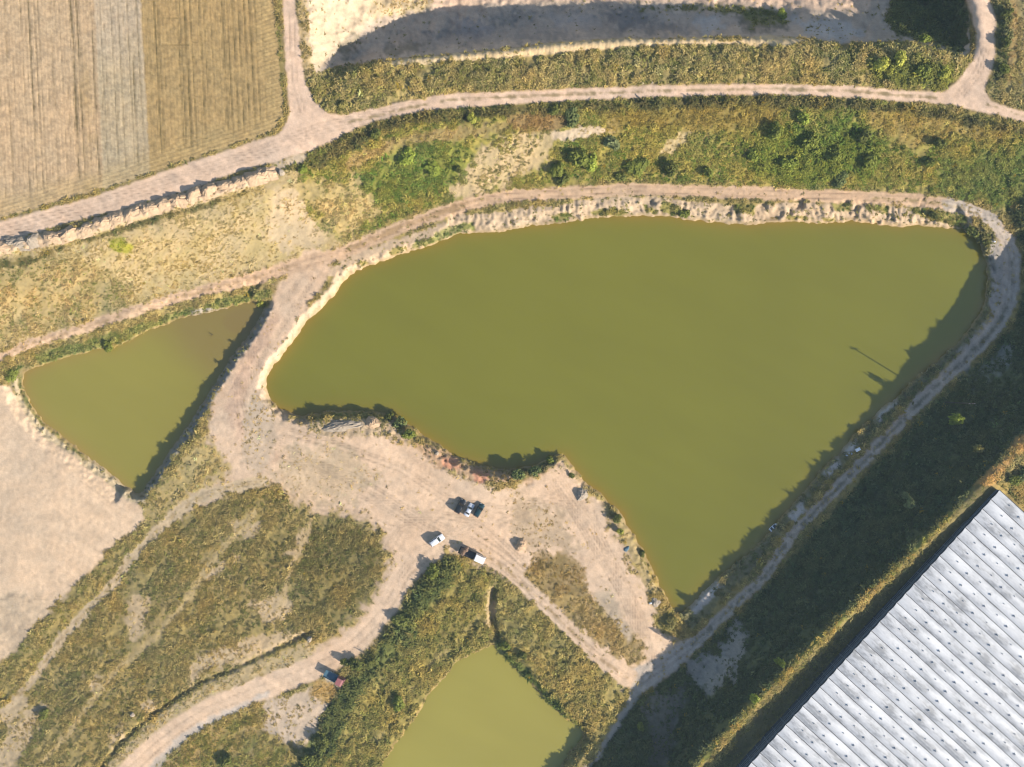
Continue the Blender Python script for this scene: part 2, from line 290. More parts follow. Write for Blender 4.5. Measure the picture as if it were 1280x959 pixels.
zone(P([(472,78),(510,73),(565,68),(640,61),(690,54),(740,51),(780,48),(830,49),(885,47),(905,52),(960,44),(1010,49),(1000,56),(960,58),(900,57),(800,59),(740,63),(640,73),(560,78),(500,84)]),
     (230,202,156), 1.5, 2.5, 0.12, 0.3, (196,170,104), (160,146,84), 0.1)
# --- right edge, beside the north-east branch
zone(P([(1247,-130),(1262,-130),(1264,60),(1256,95),(1246,100),(1246,60)]), (110,108,62), 2, 4, 1.0, 1.2, (96,102,52), (130,122,74))
zone(P([(1263,-130),(1272,-130),(1272,60),(1260,110),(1262,60)]), (200,166,112), 2, 4, 0.6, 0.4, (196,158,96), (170,146,90))
zone(P([(1273,-130),(1400,-130),(1400,150),(1282,120),(1274,60)]), (150,136,98), 3, 6, 0.8, 0.5, (140,132,82), (160,144,100))
# --- field
dF = P(FIELD, 30)
fm = zone(dF, (212,181,141), 1.2, 1.5, 0.0, 0.2, rel=0.05, cls=1)
lean = ux - 0.052 * vy
m2 = fm * sstep(174.5, 177, lean + N4 * 3); GC[:] = GC * (1 - m2[..., None]) + alb(186,157,106) * m2[..., None]
m3 = fm * sstep(116, 119, lean + N4 * 3) * sstep(177, 174.5, lean + N4 * 3); GC[:] = GC * (1 - m3[..., None]) + alb(208,185,153) * m3[..., None]
m3b = m3 * sstep(20, 120, vy + N2 * 60); GC[:] = GC * (1 - 0.55 * m3b[..., None]) + alb(188,170,132) * 0.55 * m3b[..., None]
m4 = fm * np.exp(-((lean - 100) / 10.0) ** 2) * sstep(35, 110, vy) * np.clip(0.6 + N2 * 2.2, 0, 1); GC[:] = GC * (1 - 0.6 * m4[..., None]) + alb(168,142,92) * 0.6 * m4[..., None]
head = sstep(-38, -10, up(dF) + N2 * 14) * fm; GC[:] = GC * (1 - 0.5 * head[..., None]) + alb(190,164,112) * 0.5 * head[..., None]
rows = 0.5 + 0.5 * np.sin(lean * 2 * math.pi / 4.3 + N2 * 2.0)
fur = 0.09 * (rows - 0.5) * (1 - head * 0.8)
rowsH = 0.5 + 0.5 * np.sin((vy + 0.34 * ux) * 2 * math.pi / 5.0 + N2 * 3); fur = fur + 0.20 * (rowsH - 0.5) * head
gate = np.clip(vnoise(lean / 3.0, vy / 30.0, 31) * 2.0 - 0.15, 0, 1) * (0.55 + 0.9 * vnoise(lean / 2.0, vy / 3.5, 33))
dark = np.zeros(sh)
for x0, w, a in [(5,1,.4),(25,1,.5),(35,1.1,.7),(42,.9,.5),(47,1,.5),(62,.8,.35),(88,1.5,.85),(95,1.1,.7),(113,1.2,.7),(124,.7,.3),(138,.9,.35),(147,.9,.4),(158,1,.5),(162,1.2,.7),(170,.9,.5),(192,1.0,.7),(196,.8,.5),
                 (221,1,.6),(224,.8,.5),(230,1.4,.8),(237,.9,.55),(248,1,.6),(254,.8,.4),(277,1,.6),(283,.9,.6),(290,1.1,.75),(297,1,.65),(304,1,.7),(311,1.1,.7),(318,.9,.5),(326,.9,.5),(334,.9,.5)]:
    dark = np.maximum(dark, 1.25 * a * np.exp(-((lean - x0 + 0.6 * N2) / w) ** 2))
dark = np.maximum(dark, 0.42 * np.clip(np.cos(lean * 2 * math.pi / 6.1 + 1.5 * N1) - 0.80, 0, 1) * 5 * (vnoise(lean / 5.0, vy / 45.0, 37) > 0.5))
dark = dark * fm * gate * sstep(-4, -30, up(dF))
for (a, b, c, e) in [((200,24),(221,23),.7,.9), ((201,57),(237,56),.7,1.0), ((240,53),(258,51),.6,.8), ((224,107),(229,106),.9,1.2), ((183,75),(192,60),.5,1.2), ((240,65),(247,84),.5,.8), ((213,190),(238,184),.7,.9), ((225,180),(262,172),.5,.9)]:
    dl = up(Ln([a, b], 0.0, 12)); dark = np.maximum(dark, c * np.exp(-(dl / e) ** 2) * (0.5 + vnoise(ux / 2.2, vy / 2.2, 35)) * fm)
GC[:] = GC * (1 - 0.9 * np.clip(dark, 0, 1)[..., None]) + alb(98,86,48) * 0.9 * np.clip(dark, 0, 1)[..., None]
spk = fm * np.clip(N5 * 1.6 + N4 * 1.0, -0.5, 0.5); GC[:] *= (1 + 0.35 * spk)[..., None]
# --- south-west meadow
zone(P([(318,605),(355,615),(395,642),(430,642),(470,662),(484,690),(480,720),(462,752),(440,780),(405,800),(385,800),(340,815),(290,840),(230,868),(180,905),(130,960),(90,1090),(-130,1090),(-130,920),(0,890),(60,820),(150,722),(200,664),(262,620)]),
     (158,140,90), 9, 18, 0.85, 0.55, (112,110,56), (158,140,86), 0.15)
zone(P([(300,690),(360,660),(430,650),(478,680),(474,720),(450,760),(400,780),(370,770),(380,720)]), (144,126,78), 8, 18, 0.95, 0.6, (104,102,52), (144,128,76))
for pl in [[(165,745),(185,750),(180,790),(165,800),(160,780)], [(105,850),(130,845),(125,860),(100,862)], [(235,830),(255,815),(300,800),(385,785),(384,796),(330,815),(260,840),(236,858)], [(60,880),(40,920),(10,960),(-10,980),(0,930),(30,890)], [(310,755),(350,740),(370,760),(340,785)],
           [(135,920),(155,905),(160,920),(140,935)], [(-10,900),(20,870),(40,880),(10,905)], [(285,650),(330,655),(320,668),(290,668)], [(175,880),(200,870),(196,885),(180,895)], [(360,690),(378,660),(385,668),(368,700)], [(250,720),(300,690),(300,696),(258,730)]]:
    zone(P(pl, 40), (214,188,150), 4, 9, 0.25, 0.4, (190,164,112), (160,140,90), 0.1, k=0.85)
zone(Ln([(318,640),(310,652),(270,694),(225,762),(195,796),(150,833),(118,872),(82,921),(55,950)], [5,5,4.5,4.5,4,4,4,4,4]), (200,176,126), 2.5, 3.5, 0.25, 0.3, (170,150,92), (190,166,112), 0.08, k=0.9)
zone(Ln([(392,640),(378,680),(362,714),(350,762)], [2.5,3,3,4]), (204,178,132), 2.5, 4, 0.2, 0.3, (170,150,92), (190,166,112), 0.08, k=0.85)
zone(Ln([(300,640),(262,690),(225,735),(180,800),(130,850)], 2.0), (180,158,106), 2.5, 4, 0.4, 0.3, (160,142,88), (180,156,104), 0.1, k=0.7)
zone(P([(235,560),(262,535),(290,560),(310,590),(262,612),(228,634),(200,656),(180,660),(178,640),(205,600)]), (186,164,108), 3, 7, 0.7, 0.5, (150,138,78), (188,164,108))
zone(P([(182,660),(200,656),(150,715),(110,755),(60,815),(10,875),(-60,930),(-130,960),(-130,915),(0,830),(60,772),(110,725),(145,682)]), (164,146,88), 3, 6, 0.8, 0.5, (126,122,60), (170,150,92))
# verge between ditch and road
zone(P([(385,800),(405,806),(400,822),(320,846),(260,875),(215,900),(180,930),(158,962),(130,962),(160,930),(205,890),(260,855),(330,825)]), (200,178,136), 2, 5, 0.45, 0.35, (160,146,92), (184,160,108), 0.08)
# south of the SW road
zone(P([(330,880),(420,850),(445,858),(430,900),(395,930),(360,930),(330,910)]), (220,196,168), 5, 9, 0.2, 0.4, (180,156,100), (150,132,84), 0.08)
zone(P([(200,950),(260,905),(320,890),(325,930),(360,935),(370,960),(300,1090),(120,1090)]), (186,160,106), 4, 9, 0.75, 0.5, (166,144,84), (120,118,58))
zone(P([(392,850),(412,848),(425,862),(415,880),(390,870)]), (205,170,110), 3, 6, 0.6, 0.5, (190,154,88), (170,140,80))
# weeds between SW road and bottom pond
zone(P([(556,694),(590,703),(618,720),(620,760),(614,803),(572,826),(537,866),(510,909),(477,957),(450,1010),(380,1090),(330,1090),(385,935),(420,880),(432,850),(470,812),(510,745)]), (134,122,68), 3, 6, 0.95, 0.9, (116,116,56), (160,144,80), 0.25)
zone(P([(556,694),(578,702),(560,730),(520,780),(480,830),(450,870),(420,930),(385,990),(350,1000),(400,905),(432,850),(470,812),(510,745)]), (96,98,54), 4, 9, 1.0, 1.35, (88,98,52), (112,114,60), 0.3)
zone(Ln([(612,725),(606,760),(580,790),(545,825),(525,850),(495,890),(470,930)], [3,3,2,2,3,4,3]), (188,166,104), 2, 6, 0.5, 0.4, (186,166,98), (150,140,76))
zone(P([(608,745),(620,725),(640,730),(612,790),(604,788)]), (196,170,126), 2, 5, 0.35, 0.4)
zone(P([(620,720),(655,745),(700,786),(742,826),(770,850),(798,868),(780,895),(745,945),(720,945),(732,918),(705,894),(672,862),(640,828),(620,800)]), (150,136,78), 3, 6, 0.9, 0.7, (130,124,64), (176,156,92), 0.2)
zone(Ln([(622,806),(645,832),(675,862),(708,893),(728,908)], [5,6,5,4,4]), (96,104,52), 3, 6, 1.0, 1.1, (86,104,46), (110,116,56))
zone(P([(652,700),(690,690),(735,740),(775,780),(803,800),(805,828),(780,830),(740,800),(690,755),(655,720)]), (186,160,116), 4, 9, 0.7, 0.45, (142,124,72), (176,150,98), 0.12)
zone(P([(660,690),(700,690),(728,715),(735,745),(700,745),(665,715)]), (196,166,118), 5, 12, 0.55, 0.4, (166,136,80), (140,120,70))
# --- south-east embankment
ridge_line = [(1440,150),(1440,240),(1420,330),(1360,450),(1295,535),(1240,594),(1180,653),(1120,711),(1060,766),(1000,823),(950,873),(905,920),(868,962),(815,1025),(770,1080)]
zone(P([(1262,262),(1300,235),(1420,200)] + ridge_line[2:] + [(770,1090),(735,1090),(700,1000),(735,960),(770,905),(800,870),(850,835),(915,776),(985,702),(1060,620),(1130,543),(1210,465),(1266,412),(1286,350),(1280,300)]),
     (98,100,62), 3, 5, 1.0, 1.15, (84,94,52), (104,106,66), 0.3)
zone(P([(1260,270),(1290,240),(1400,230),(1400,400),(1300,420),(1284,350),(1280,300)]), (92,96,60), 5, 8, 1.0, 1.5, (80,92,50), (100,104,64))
zone(P([(860,830),(905,805),(920,775),(935,800),(920,850),(890,870),(865,860)]), (184,172,156), 8, 16, 0.3, 0.4)
zone(P([(800,870),(860,850),(850,900),(830,960),(810,960),(815,905),(800,885)]), (146,136,118), 7, 14, 0.4, 0.4)
zone(P([(1200,470),(1245,440),(1270,430),(1260,470),(1210,490)]), (160,156,140), 6, 12, 0.6, 0.8)
zone(Ln(ridge_line[3:], 3.5), (168,142,84), 2, 6, 0.9, 0.6, (186,152,78), (136,136,62), 0.15)
zone(P([(1295,548),(1262,578),(1244,608),(1222,604),(1240,588),(1290,530),(1400,400),(1420,430),(1420,700),(1320,640)]), (214,166,104), 3, 6, 0.8, 0.4, (214,164,92), (184,150,84), 0.12)
zone(P([(1222,606),(1244,610),(1180,690),(1100,775),(1020,850),(930,945),(850,1050),(780,1090),(830,1030),(880,972),(1000,842),(1120,727)]), (128,116,76), 2, 3, 0.7, 0.3, (120,116,62), (140,128,82), 0.06)
zone(P([(1246,606),(1400,560),(1400,640),(1290,640)]), (150,136,80), 4, 8, 0.9, 0.8, (116,122,60), (170,146,84))
# bank between east track and pond
zone(P([(1205,284),(1240,290),(1248,320),(1246,380),(1215,424),(1140,492),(1062,572),(1020,614),(934,716),(866,786),(850,770),(880,738),(965,662),(1052,562),(1120,497),(1208,417),(1235,355),(1225,305)]), (140,132,100), 2, 5, 0.65, 0.7, (100,104,60), (136,128,88), 0.22)
zone(P([(1208,284),(1236,292),(1242,310),(1226,306)]), (120,112,66), 2, 4, 1.0, 1.0, (96,104,50), (130,120,70))
zone(P([(1235,300),(1262,300),(1268,350),(1255,390),(1225,425),(1200,440),(1235,400),(1238,350)]), (190,178,164), 3, 6, 0.08, 0.4)
for pl in [[(880,735),(900,722),(905,735),(885,752),(868,765),(862,758)], [(985,645),(1000,630),(1008,640),(995,655)], [(1095,515),(1120,498),(1122,505),(1100,525)], [(1055,560),(1070,548),(1075,556),(1060,570)], [(1030,590),(1045,575),(1048,582),(1035,598)]]:
    zone(P(pl, 30), (212,202,190), 3, 7, 0.2, 0.4, rel=0.25)
# --- bare ground: shore shelf, yard, sand flat, tracks and roads
shN = np.where((dP > -3) & (vy < 345) & (vy > 235) & (ux > 400) & (ux < 1215), 1, 0)
bandN = np.where(shN > 0, dP - 21 - N2 * 8, 30.0)
zone(np.where((vy < 300) & (ux > 560), np.minimum(bandN, np.where(shN > 0, dP - 24, 30)), bandN), (208,182,150), 2, 3, 0.10, 0.4, (112,112,52), (140,130,70), 0.09)
zone(Ln([(520,306),(545,298),(575,285),(590,284)], 4), (170,160,100), 2, 5, 0.9, 0.6, (116,124,60), (140,136,70))
for pl in [[(735,266),(765,258),(785,265),(780,270),(750,270)], [(805,258),(820,262),(822,268),(808,266)], [(826,247),(845,256),(862,268),(858,273),(838,268),(826,262)], [(918,255),(945,255),(942,268),(920,266)], [(978,270),(1005,270),(1018,274),(990,276)], [(1038,252),(1066,254),(1064,262),(1044,264)],
           [(1028,272),(1044,272),(1042,277),(1030,277)], [(1130,258),(1170,262),(1210,270),(1206,284),(1180,280),(1165,276),(1150,270)], [(440,333),(455,325),(460,328),(446,338)], [(487,312),(505,306),(508,312),(490,320)], [(690,270),(712,264),(714,270),(695,278)], [(1080,256),(1112,258),(1108,266),(1085,264)]]:
    zone(P(pl, 30), (156,142,84), 1.5, 4, 0.85, 0.55, (104,116,50), (150,138,76), 0.2)
zone(Ln([(52,449),(85,440),(120,430),(150,422),(180,408),(205,401),(232,391),(265,383),(300,374),(336,367)], [7,8,7,9,6,5,4,5,6,5]), (150,142,82), 2, 4, 0.95, 0.8, (108,118,56), (148,144,80), 0.2)
zone(P([(8,462),(26,455),(30,470),(26,485),(14,480)]), (130,126,70), 3, 5, 0.9, 0.7, (100,112,52), (140,132,76))
zone(P([(318,380),(334,375),(336,384),(328,392)]), (150,148,60), 2, 3, 0.9, 0.6, (140,144,52), (120,130,52))
bankW = np.where((dP > -2) & (ux < 450) & (vy < 500) & (vy > 330), dP - 11 - N2 * 6, 30.0)
zone(bankW, (210,186,156), 2, 2.5, 0.06, 0.35, (180,160,100), (150,140,84), 0.16)
bankSW = np.where((dL > -2) & (ux < 182) & (vy > 470), dL - 13 - N2 * 5, 30.0)
zone(Ln([(392,334),(366,374),(343,410),(321,443),(300,476),(284,508),(278,540)], [22,22,20,20,20,20,16]), (230,196,162), 3, 4, 0.02, 0.25, (190,165,115), (170,148,100), 0.06, cls=3)
ym = zone(P(YARD), (236,204,171), 9, 15, 0.015, 0.28, (196,170,122), (176,154,104), 0.05, cls=4)
zone(P([(355,560),(420,555),(480,590),(440,625),(380,625),(340,600)]), (216,190,156), 10, 20, 0.12, 0.15, (200,174,126), (184,160,112))
zone(Ln([(345,398),(322,432),(303,470),(292,508),(306,545),(340,570)], [7,9,10,11,12,8]), (224,184,154), 6, 9, None, None, k=0.55)
zone(P([(318,495),(345,512),(345,560),(318,600),(300,560),(305,510)]), (222,196,166), 5, 9, 0.2, 0.3, (196,168,116), (170,148,98))
zone(P([(378,527),(420,520),(455,522),(490,528),(510,552),(470,545),(400,545)]), (206,180,146), 3, 6, 0.4, 0.45, (180,158,104), (130,124,70), 0.25)
zone(P([(385,518),(450,514),(486,517),(480,526),(440,522),(392,526)]), (170,152,94), 2, 4, 0.85, 0.7, (128,128,62), (160,144,84))
zone(P([(515,552),(552,561),(595,584),(640,590),(690,574),(698,582),(665,600),(625,608),(585,598),(545,580)]), (208,172,136), 3, 7, 0.4, 0.45, (170,144,94), (130,116,70), 0.3)
zone(P([(552,575),(572,573),(578,585),(560,588)], 30), (226,164,128), 3, 6, 0.1); zone(P([(590,590),(612,588),(615,600),(598,604)], 30), (222,160,126), 3, 6, 0.15)
zone(P([(638,588),(665,584),(690,573),(700,572),(680,590),(650,602)]), (130,116,74), 2, 4, 0.9, 0.8, (110,112,62), (140,126,82), 0.3)
zone(P([(770,632),(778,645),(800,690),(822,735),(828,755),(812,740),(795,705),(775,668)]), (196,172,126), 2, 5, 0.5, 0.45, (120,118,60), (170,150,96), 0.2)
zone(P([(815,770),(835,765),(850,775),(852,790),(835,795),(820,785)]), (160,142,84), 3, 5, 0.85, 0.7, (112,112,56), (150,136,78))
zone(P([(652,704),(690,694),(735,738),(775,778),(803,800),(806,826),(785,832),(742,800),(692,756),(658,724)]), (178,152,106), 4, 9, 0.75, 0.42, (134,118,66), (172,146,92), 0.12)
zone(P([(660,690),(700,690),(728,712),(735,742),(700,745),(665,715)]), (190,160,112), 5, 12, 0.6, 0.4, (160,130,76), (132,114,66))
zone(P([(742,745),(760,735),(790,790),(785,800)]), (214,190,160), 5, 8, 0.15, 0.3)
zone(P([(640,610),(700,640),(720,680),(660,690),(640,660)]), (214,186,152), 8, 16, 0.18, 0.25, (180,152,102), (150,132,84))
zone(P(SAND), (234,204,170), 2.5, 4, 0.0, 0.3, (170,150,100), (150,134,90), 0.05, cls=5)
zone(P([(-130,735),(0,740),(60,745),(80,745),(55,768),(30,795),(0,826),(-130,900)]), (218,192,160), 6, 9, 0.02, rel=0.09)
zone(bankSW, (206,186,150), 2, 3, 0.2, 0.35, (150,140,84), (120,116,66), 0.25)
zone(np.where((dL < 12) & (ux < 110) & (vy > 455), dL - 6 + N2 * 6, 30.0), (170,150,98), 2, 3, 0.7, 0.5, (140,132,74), (110,112,60), 0.2)
zone(Ln(TRACK_N, TRACK_NW), (222,187,152), 2, 3, 0.03, 0.3, (170,150,100), None, 0.07, cls=3)
zone(Ln(TRACK_N[22:], TRACK_NW[22:]), (206,190,172), 2.5, 4, 0.05, 0.3, rel=0.10, cls=3)
zone(Ln(SWTRACK, [7,7,6.5,6.5,6,6,6,5.5,5,4,4,4]), (214,190,154), 2, 3.5, 0.08, 0.3, rel=0.06, cls=7)
zone(Ln(INTRACK, [8,9,8,8,8,9,12]), (237,205,172), 2, 3, 0.03, 0.3, rel=0.06, cls=7)
zone(Ln([(800,855),(780,893),(760,925),(735,962)], [7,5,4,4]), (190,180,164), 3, 5, 0.15, 0.3, rel=0.08, cls=7)
zone(Ln(SWROAD, SWROAD_W), (236,205,173), 2, 2.5, 0.0, 0.3, rel=0.04, cls=8)
zone(Ln([(335,866),(300,885),(262,902),(230,922),(205,945),(190,962)], [3,5,6,5,5,6]), (204,198,188), 3, 4, 0.0, rel=0.05, k=0.6)
zone(Ln([(408,846),(424,850)], 5), (196,202,200), 4, 3, 0.0, k=0.6)
zone(P(UPROAD), (241,208,178), 1.8, 2.4, 0.0, 0.3, rel=0.04, cls=2)
zone(P([(345,203),(362,197),(395,188),(380,200),(355,214),(345,215)]), (212,190,160), 3, 5, 0.12, 0.4)
zone(Ln([(430,154),(470,145),(510,135),(560,125),(640,121),(815,114),(960,111),(1060,114),(1150,121),(1180,123)], [1,1.2,1.3,1.5,1.6,1.6,1.6,1.7,1.8,1]), (176,154,116), 1.2, 2.5, 0.25, 0.22, (150,136,80), None, 0.05)
zone(Ln([(1235,131),(1280,145),(1340,165)], 1.4), (178,156,118), 1.2, 2.5, 0.2, 0.22, (150,136,80), None, 0.05)
zone(Ln([(-60,330),(-14,314),(21,306),(66,299),(108,288),(146,275),(187,262),(224,252),(262,241),(303,229),(338,216)], 7.5), (214,184,150), 2, 4, 0.04, 0.3, (150,134,84), None, 0.2)
# centre strip of the N track and wheel ruts
zone(Ln([(430,316),(500,284),(570,259),(610,249)], [2,3,3,1]), (182,150,108), 2, 5, 0.2, 0.3, (120,110,60), None, k=0.8)
zone(Ln([(1090,248),(1140,250),(1185,256),(1222,267)], 1.6), (168,146,100), 1.5, 3, 0.3, 0.3, (140,128,72), None, k=0.8)
for Pc, hw_, cc in ((INTRACK, 1.3, (190,160,120)), (SWTRACK, 1.1, (186,160,116)), (TRACK_N[26:43], 1.6, (130,122,98)), (TRACK_N[1:9], 1.2, (178,148,112))):
    zone(Ln(Pc, hw_), cc, 1.3, 3, 0.25, 0.2, (140,128,76), (160,142,92), 0.06, k=0.8)
# dyke bank toward the left pond
dykeb = np.where((dL > -1) & (ux + vy * 0.62 > 480) & (ux > 180) & (vy > 385) & (ux < 345), dL - 9, 30.0)
zone(dykeb, (168,160,146), 2, 2, 0.3, 0.5, (110,112,64), (140,130,84), 0.3)
# wet rim at the water
rim = sstep(5.0, 0.5, dS + N4 * 3); GC[:] = GC * (1 - 0.55 * rim[..., None]) + alb(188,158,104) * 0.55 * rim[..., None]; VD[:] *= sstep(0.5, 3.0, dS)
# soft tyre marks and pale streaks on bare ground
bare = sstep(0.3, 0.1, VD) * (1 - fm)
ruts = np.zeros(sh)
for Pn, offs in [(TRACK_N, (-3.6, 3.6)), (INTRACK, (-3.4, 3.4)), (SWROAD, (-5, 4.5)), (SWTRACK, (-2.6, 2.6)), ([(355,395),(335,425),(318,450),(303,478),(297,500),(305,530),(340,560),(400,590),(470,625),(530,660)], (-7,-3.5,3,6)),
                 ([(365,375),(345,410),(325,440),(308,472),(300,505)], (-4, 4)), ([(700,600),(740,655),(770,710),(800,770),(815,830)], (-5,-2,2,6)), ([(620,655),(690,625),(735,640)], (-3,3)), ([(590,655),(520,690),(500,720)], (-4,0,4)), ([(590,668),(625,690),(655,715)], (-3,3)), ([(300,520),(335,552),(380,580),(440,600),(505,640),(560,668)], (-9,-6,0,3)), ([(360,540),(430,560),(500,585),(560,625),(640,640),(700,615)], (-5,-2,4)), ([(480,690),(500,660),(540,640),(600,652),(640,690),(690,740)], (-3,0,5)), ([(690,600),(715,640),(745,690),(775,740),(800,800)], (-8,-3,0,3)), ([(330,600),(380,632),(440,640),(490,660)], (-3,3)),
                 ([(740,640),(755,690),(790,750),(808,800)], (-3,3)), ([(385,345),(360,385),(338,418),(316,452),(298,490)], (-9,-6,6,9)),
                 ([(-130,330),(0,290),(120,256),(212,226),(317,192),(400,160),(520,133)], (-6,-2,3,7)), ([(378,140),(368,100),(363,0)], (-3,3)), ([(1232,60),(1222,90),(1200,118)], (-5,-1,4))]:
    Pn = np.asarray(Pn, float)
    t = np.gradient(Pn, axis=0); t /= np.hypot(t[:, 0], t[:, 1])[:, None]; nn = np.stack([-t[:, 1], t[:, 0]], 1)
    for o in offs:
        d = up(Ln(Pn + nn * o, 0.0, 14)); ruts = np.maximum(ruts, np.exp(-(np.maximum(d, 0) / 1.15) ** 2) * (0.35 + 1.1 * vnoise(ux / 17, vy / 17, 41)))
ruts *= bare
GC[:] *= (1 - 0.38 * ruts)[..., None]
for (a, b, c) in [((0,741),(22,744),(0,749)), ((6,766),(60,742),(66,741)), ((12,760),(30,752),(62,748)), ((0,750),(14,748),(24,745)), ((62,748),(68,740),(70,737)), ((80,588),(110,608),(130,622)), ((118,612),(140,630),(160,640))]:
    d = up(Ln([a, b, c], 0.0, 10)); GC[:] *= (1 - 0.26 * np.exp(-(np.maximum(d, 0) / 1.0) ** 2) * np.clip(0.4 + vnoise(ux / 5, vy / 5, 43), 0, 1))[..., None]
VD[:] *= sstep(0.0, 4.0, up(P(UPROAD)) + N3 * 3); VD[:] *= sstep(-1.0, 3.0, up(Ln(SWROAD, SWROAD_W)) + N3 * 4)
vegm = sstep(0.3, 0.75, VD)
shd = sstep(1.0, 1.15, VH) * vegm
wst = (vegm * np.clip(0.42 + 2.6 * STK + 1.1 * N3 - 0.5 * N1, 0, 0.95))[..., None]; GC[:] = GC * (1 - wst) + VB * 1.22 * wst
hue2 = (1.6 * N2 + 1.2 * fbm(ux, vy, 34, 81, 3)) * vegm
clump = fbm(ux, vy, 15, 87, 3); VH[:] *= 1 + 1.3 * clump * shd; VD[:] *= np.clip(1 + 1.2 * clump * shd, 0.3, 1.3)
for ch, aa in ((0, 0.12), (1, 0.04), (2, -0.10)): GC[..., ch] *= np.clip(1 + aa * hue2, 0.5, 1.5)
flow = fbm((ux * 0.80 + vy * 0.60) / 6.0, (-ux * 0.60 + vy * 0.80) / 1.0, 7.0, 85, 4); GC[:] *= (1 + 0.28 * flow * bare * (1 - sstep(30, 60, up(P(SAND)) * -1)))[..., None]
dYd = up(P(YARD)); VD[:] *= np.where(dYd < -2, 1.0, 0.12 + 0.88 * sstep(-4, 17, dYd + N3 * 26 + N2 * 16))
VD[:] *= 0.2 + 0.8 * sstep(-2, 9, up(P(SAND)) + N3 * 14)
# general mottling: real colour differences of soil and litter
GC[:] *= (1 + (0.20 * N1 + 0.26 * N2 + 0.30 * N3 * (0.6 + 0.8 * (1 - bare)) + 0.22 * N4) * (1 - 0.62 * fm))[..., None]
speck = np.clip(fbm(ux, vy, 3.2, 51, 2) * 2.2 - 0.55, 0, 1) * bare * np.clip(0.35 + N1 * 2.5 + N2 * 1.5, 0, 1); GC[:] *= (1 - 0.5 * speck)[..., None]
tone = 1 + 0.10 * N1 + 0.06 * N3; GC[..., 0] *= tone; GC[..., 2] /= tone
GC[:] = np.clip(GC, 0.01, 0.8)

# ------------------------------------------------------------------ heights on the fine grid
z = up(zc)
d_bank = up(Ln([(-60,330),(-14,314),(21,306),(66,299),(108,288),(146,275),(187,262),(224,252),(262,241),(303,229),(336,217)], 2.0))
z += 1.25 * np.exp(-(np.maximum(d_bank, 0) / 5.5) ** 2) * np.clip(0.9 + 1.6 * N3 + 1.0 * N2, 0.3, 1.5)
steep = 1.25 + N2 * 0.9
steep = np.where(dL < np.minimum(dP, dB), np.where(ux + 0.66 * vy < 560, 0.42, 1.5), steep)
steep = np.where(dB < np.minimum(dP, dL), 0.75, steep)
steep = np.where((dP < 60) & (vy < 300) & (ux > 560), 0.62 + N2 * 0.8, steep)
dd = np.where((dP < 40) & (vy < 345) & (ux > 400), dS + np.clip(dS, 0, 1) * (N3 * 6 + N4 * 4 + N2 * 7) * sstep(1, 6, dS), dS)
zb = 0.06 + np.maximum(dd, 0) * S * np.clip(steep, 0.35, 2.5)
z = np.where(dS > 0, np.minimum(z, zb), np.maximum(-2.2, dS * S * 0.45))
dit = up(Ln(DITCH, 0.5)); z -= 1.15 * np.exp(-(np.maximum(dit + N4 * 2, 0) / 2.4) ** 2) * np.clip(0.8 + 1.6 * N2 + N3, 0.2, 1.1)
tre = up(Ln(TRENCH, 1.5)); z -= 1.7 * np.exp(-(np.maximum(tre, 0) / 3.5) ** 2)
land = sstep(0.0, 2.5, dS)
z += land * RL * (N3 * 1.6 + N4 * 2.2 + N5 * 1.4) + land * sstep(0.3, 0.9, VD) * sstep(0.5, 1.2, VH) * (N2 * 0.8 + N3 * 0.5)
pitm = (CL == 6) * sstep(75, 40, vy) * sstep(395, 430, ux); z += pitm * (N2 * 2.4 + N3 * 0.9)
z += fm * fur * 0.8 - 0.12 * dark - 0.07 * ruts
rill = np.abs(fbm(ux * 1.0, vy * 0.25, 9, 61, 3)) * ((vy < 275) & (vy > 246) & (dP < 26)); z -= rill * 1.6 * land * sstep(2, 8, dP)
bz = np.where((vy < 80) & (vy > 40) & (ux > 470) & (ux < 960), np.abs(np.sin((ux + 0.1 * vy) * 0.72 + N2 * 4)), 0); z -= 0.16 * bz * sstep(0.3, 0.1, VD)
f = 1.0 - z / H
X = (fu - 640.0) * S * f; Y = -(fv - 479.5) * S * f

def ground_z(u, v):
    i = int(round((u - FUx[NLU]) / STEP)) + NLU; j = int(round((v - FVx[NLV]) / STEP)) + NLV
    return float(z[np.clip(j, 0, sh[0] - 1), np.clip(i, 0, sh[1] - 1)])
def ground_mean(u, v, r=4):
    i = int(round((u - FUx[NLU]) / STEP)) + NLU; j = int(round((v - FVx[NLV]) / STEP)) + NLV
    return float(z[j - r:j + r + 1, i - r:i + r + 1].mean())

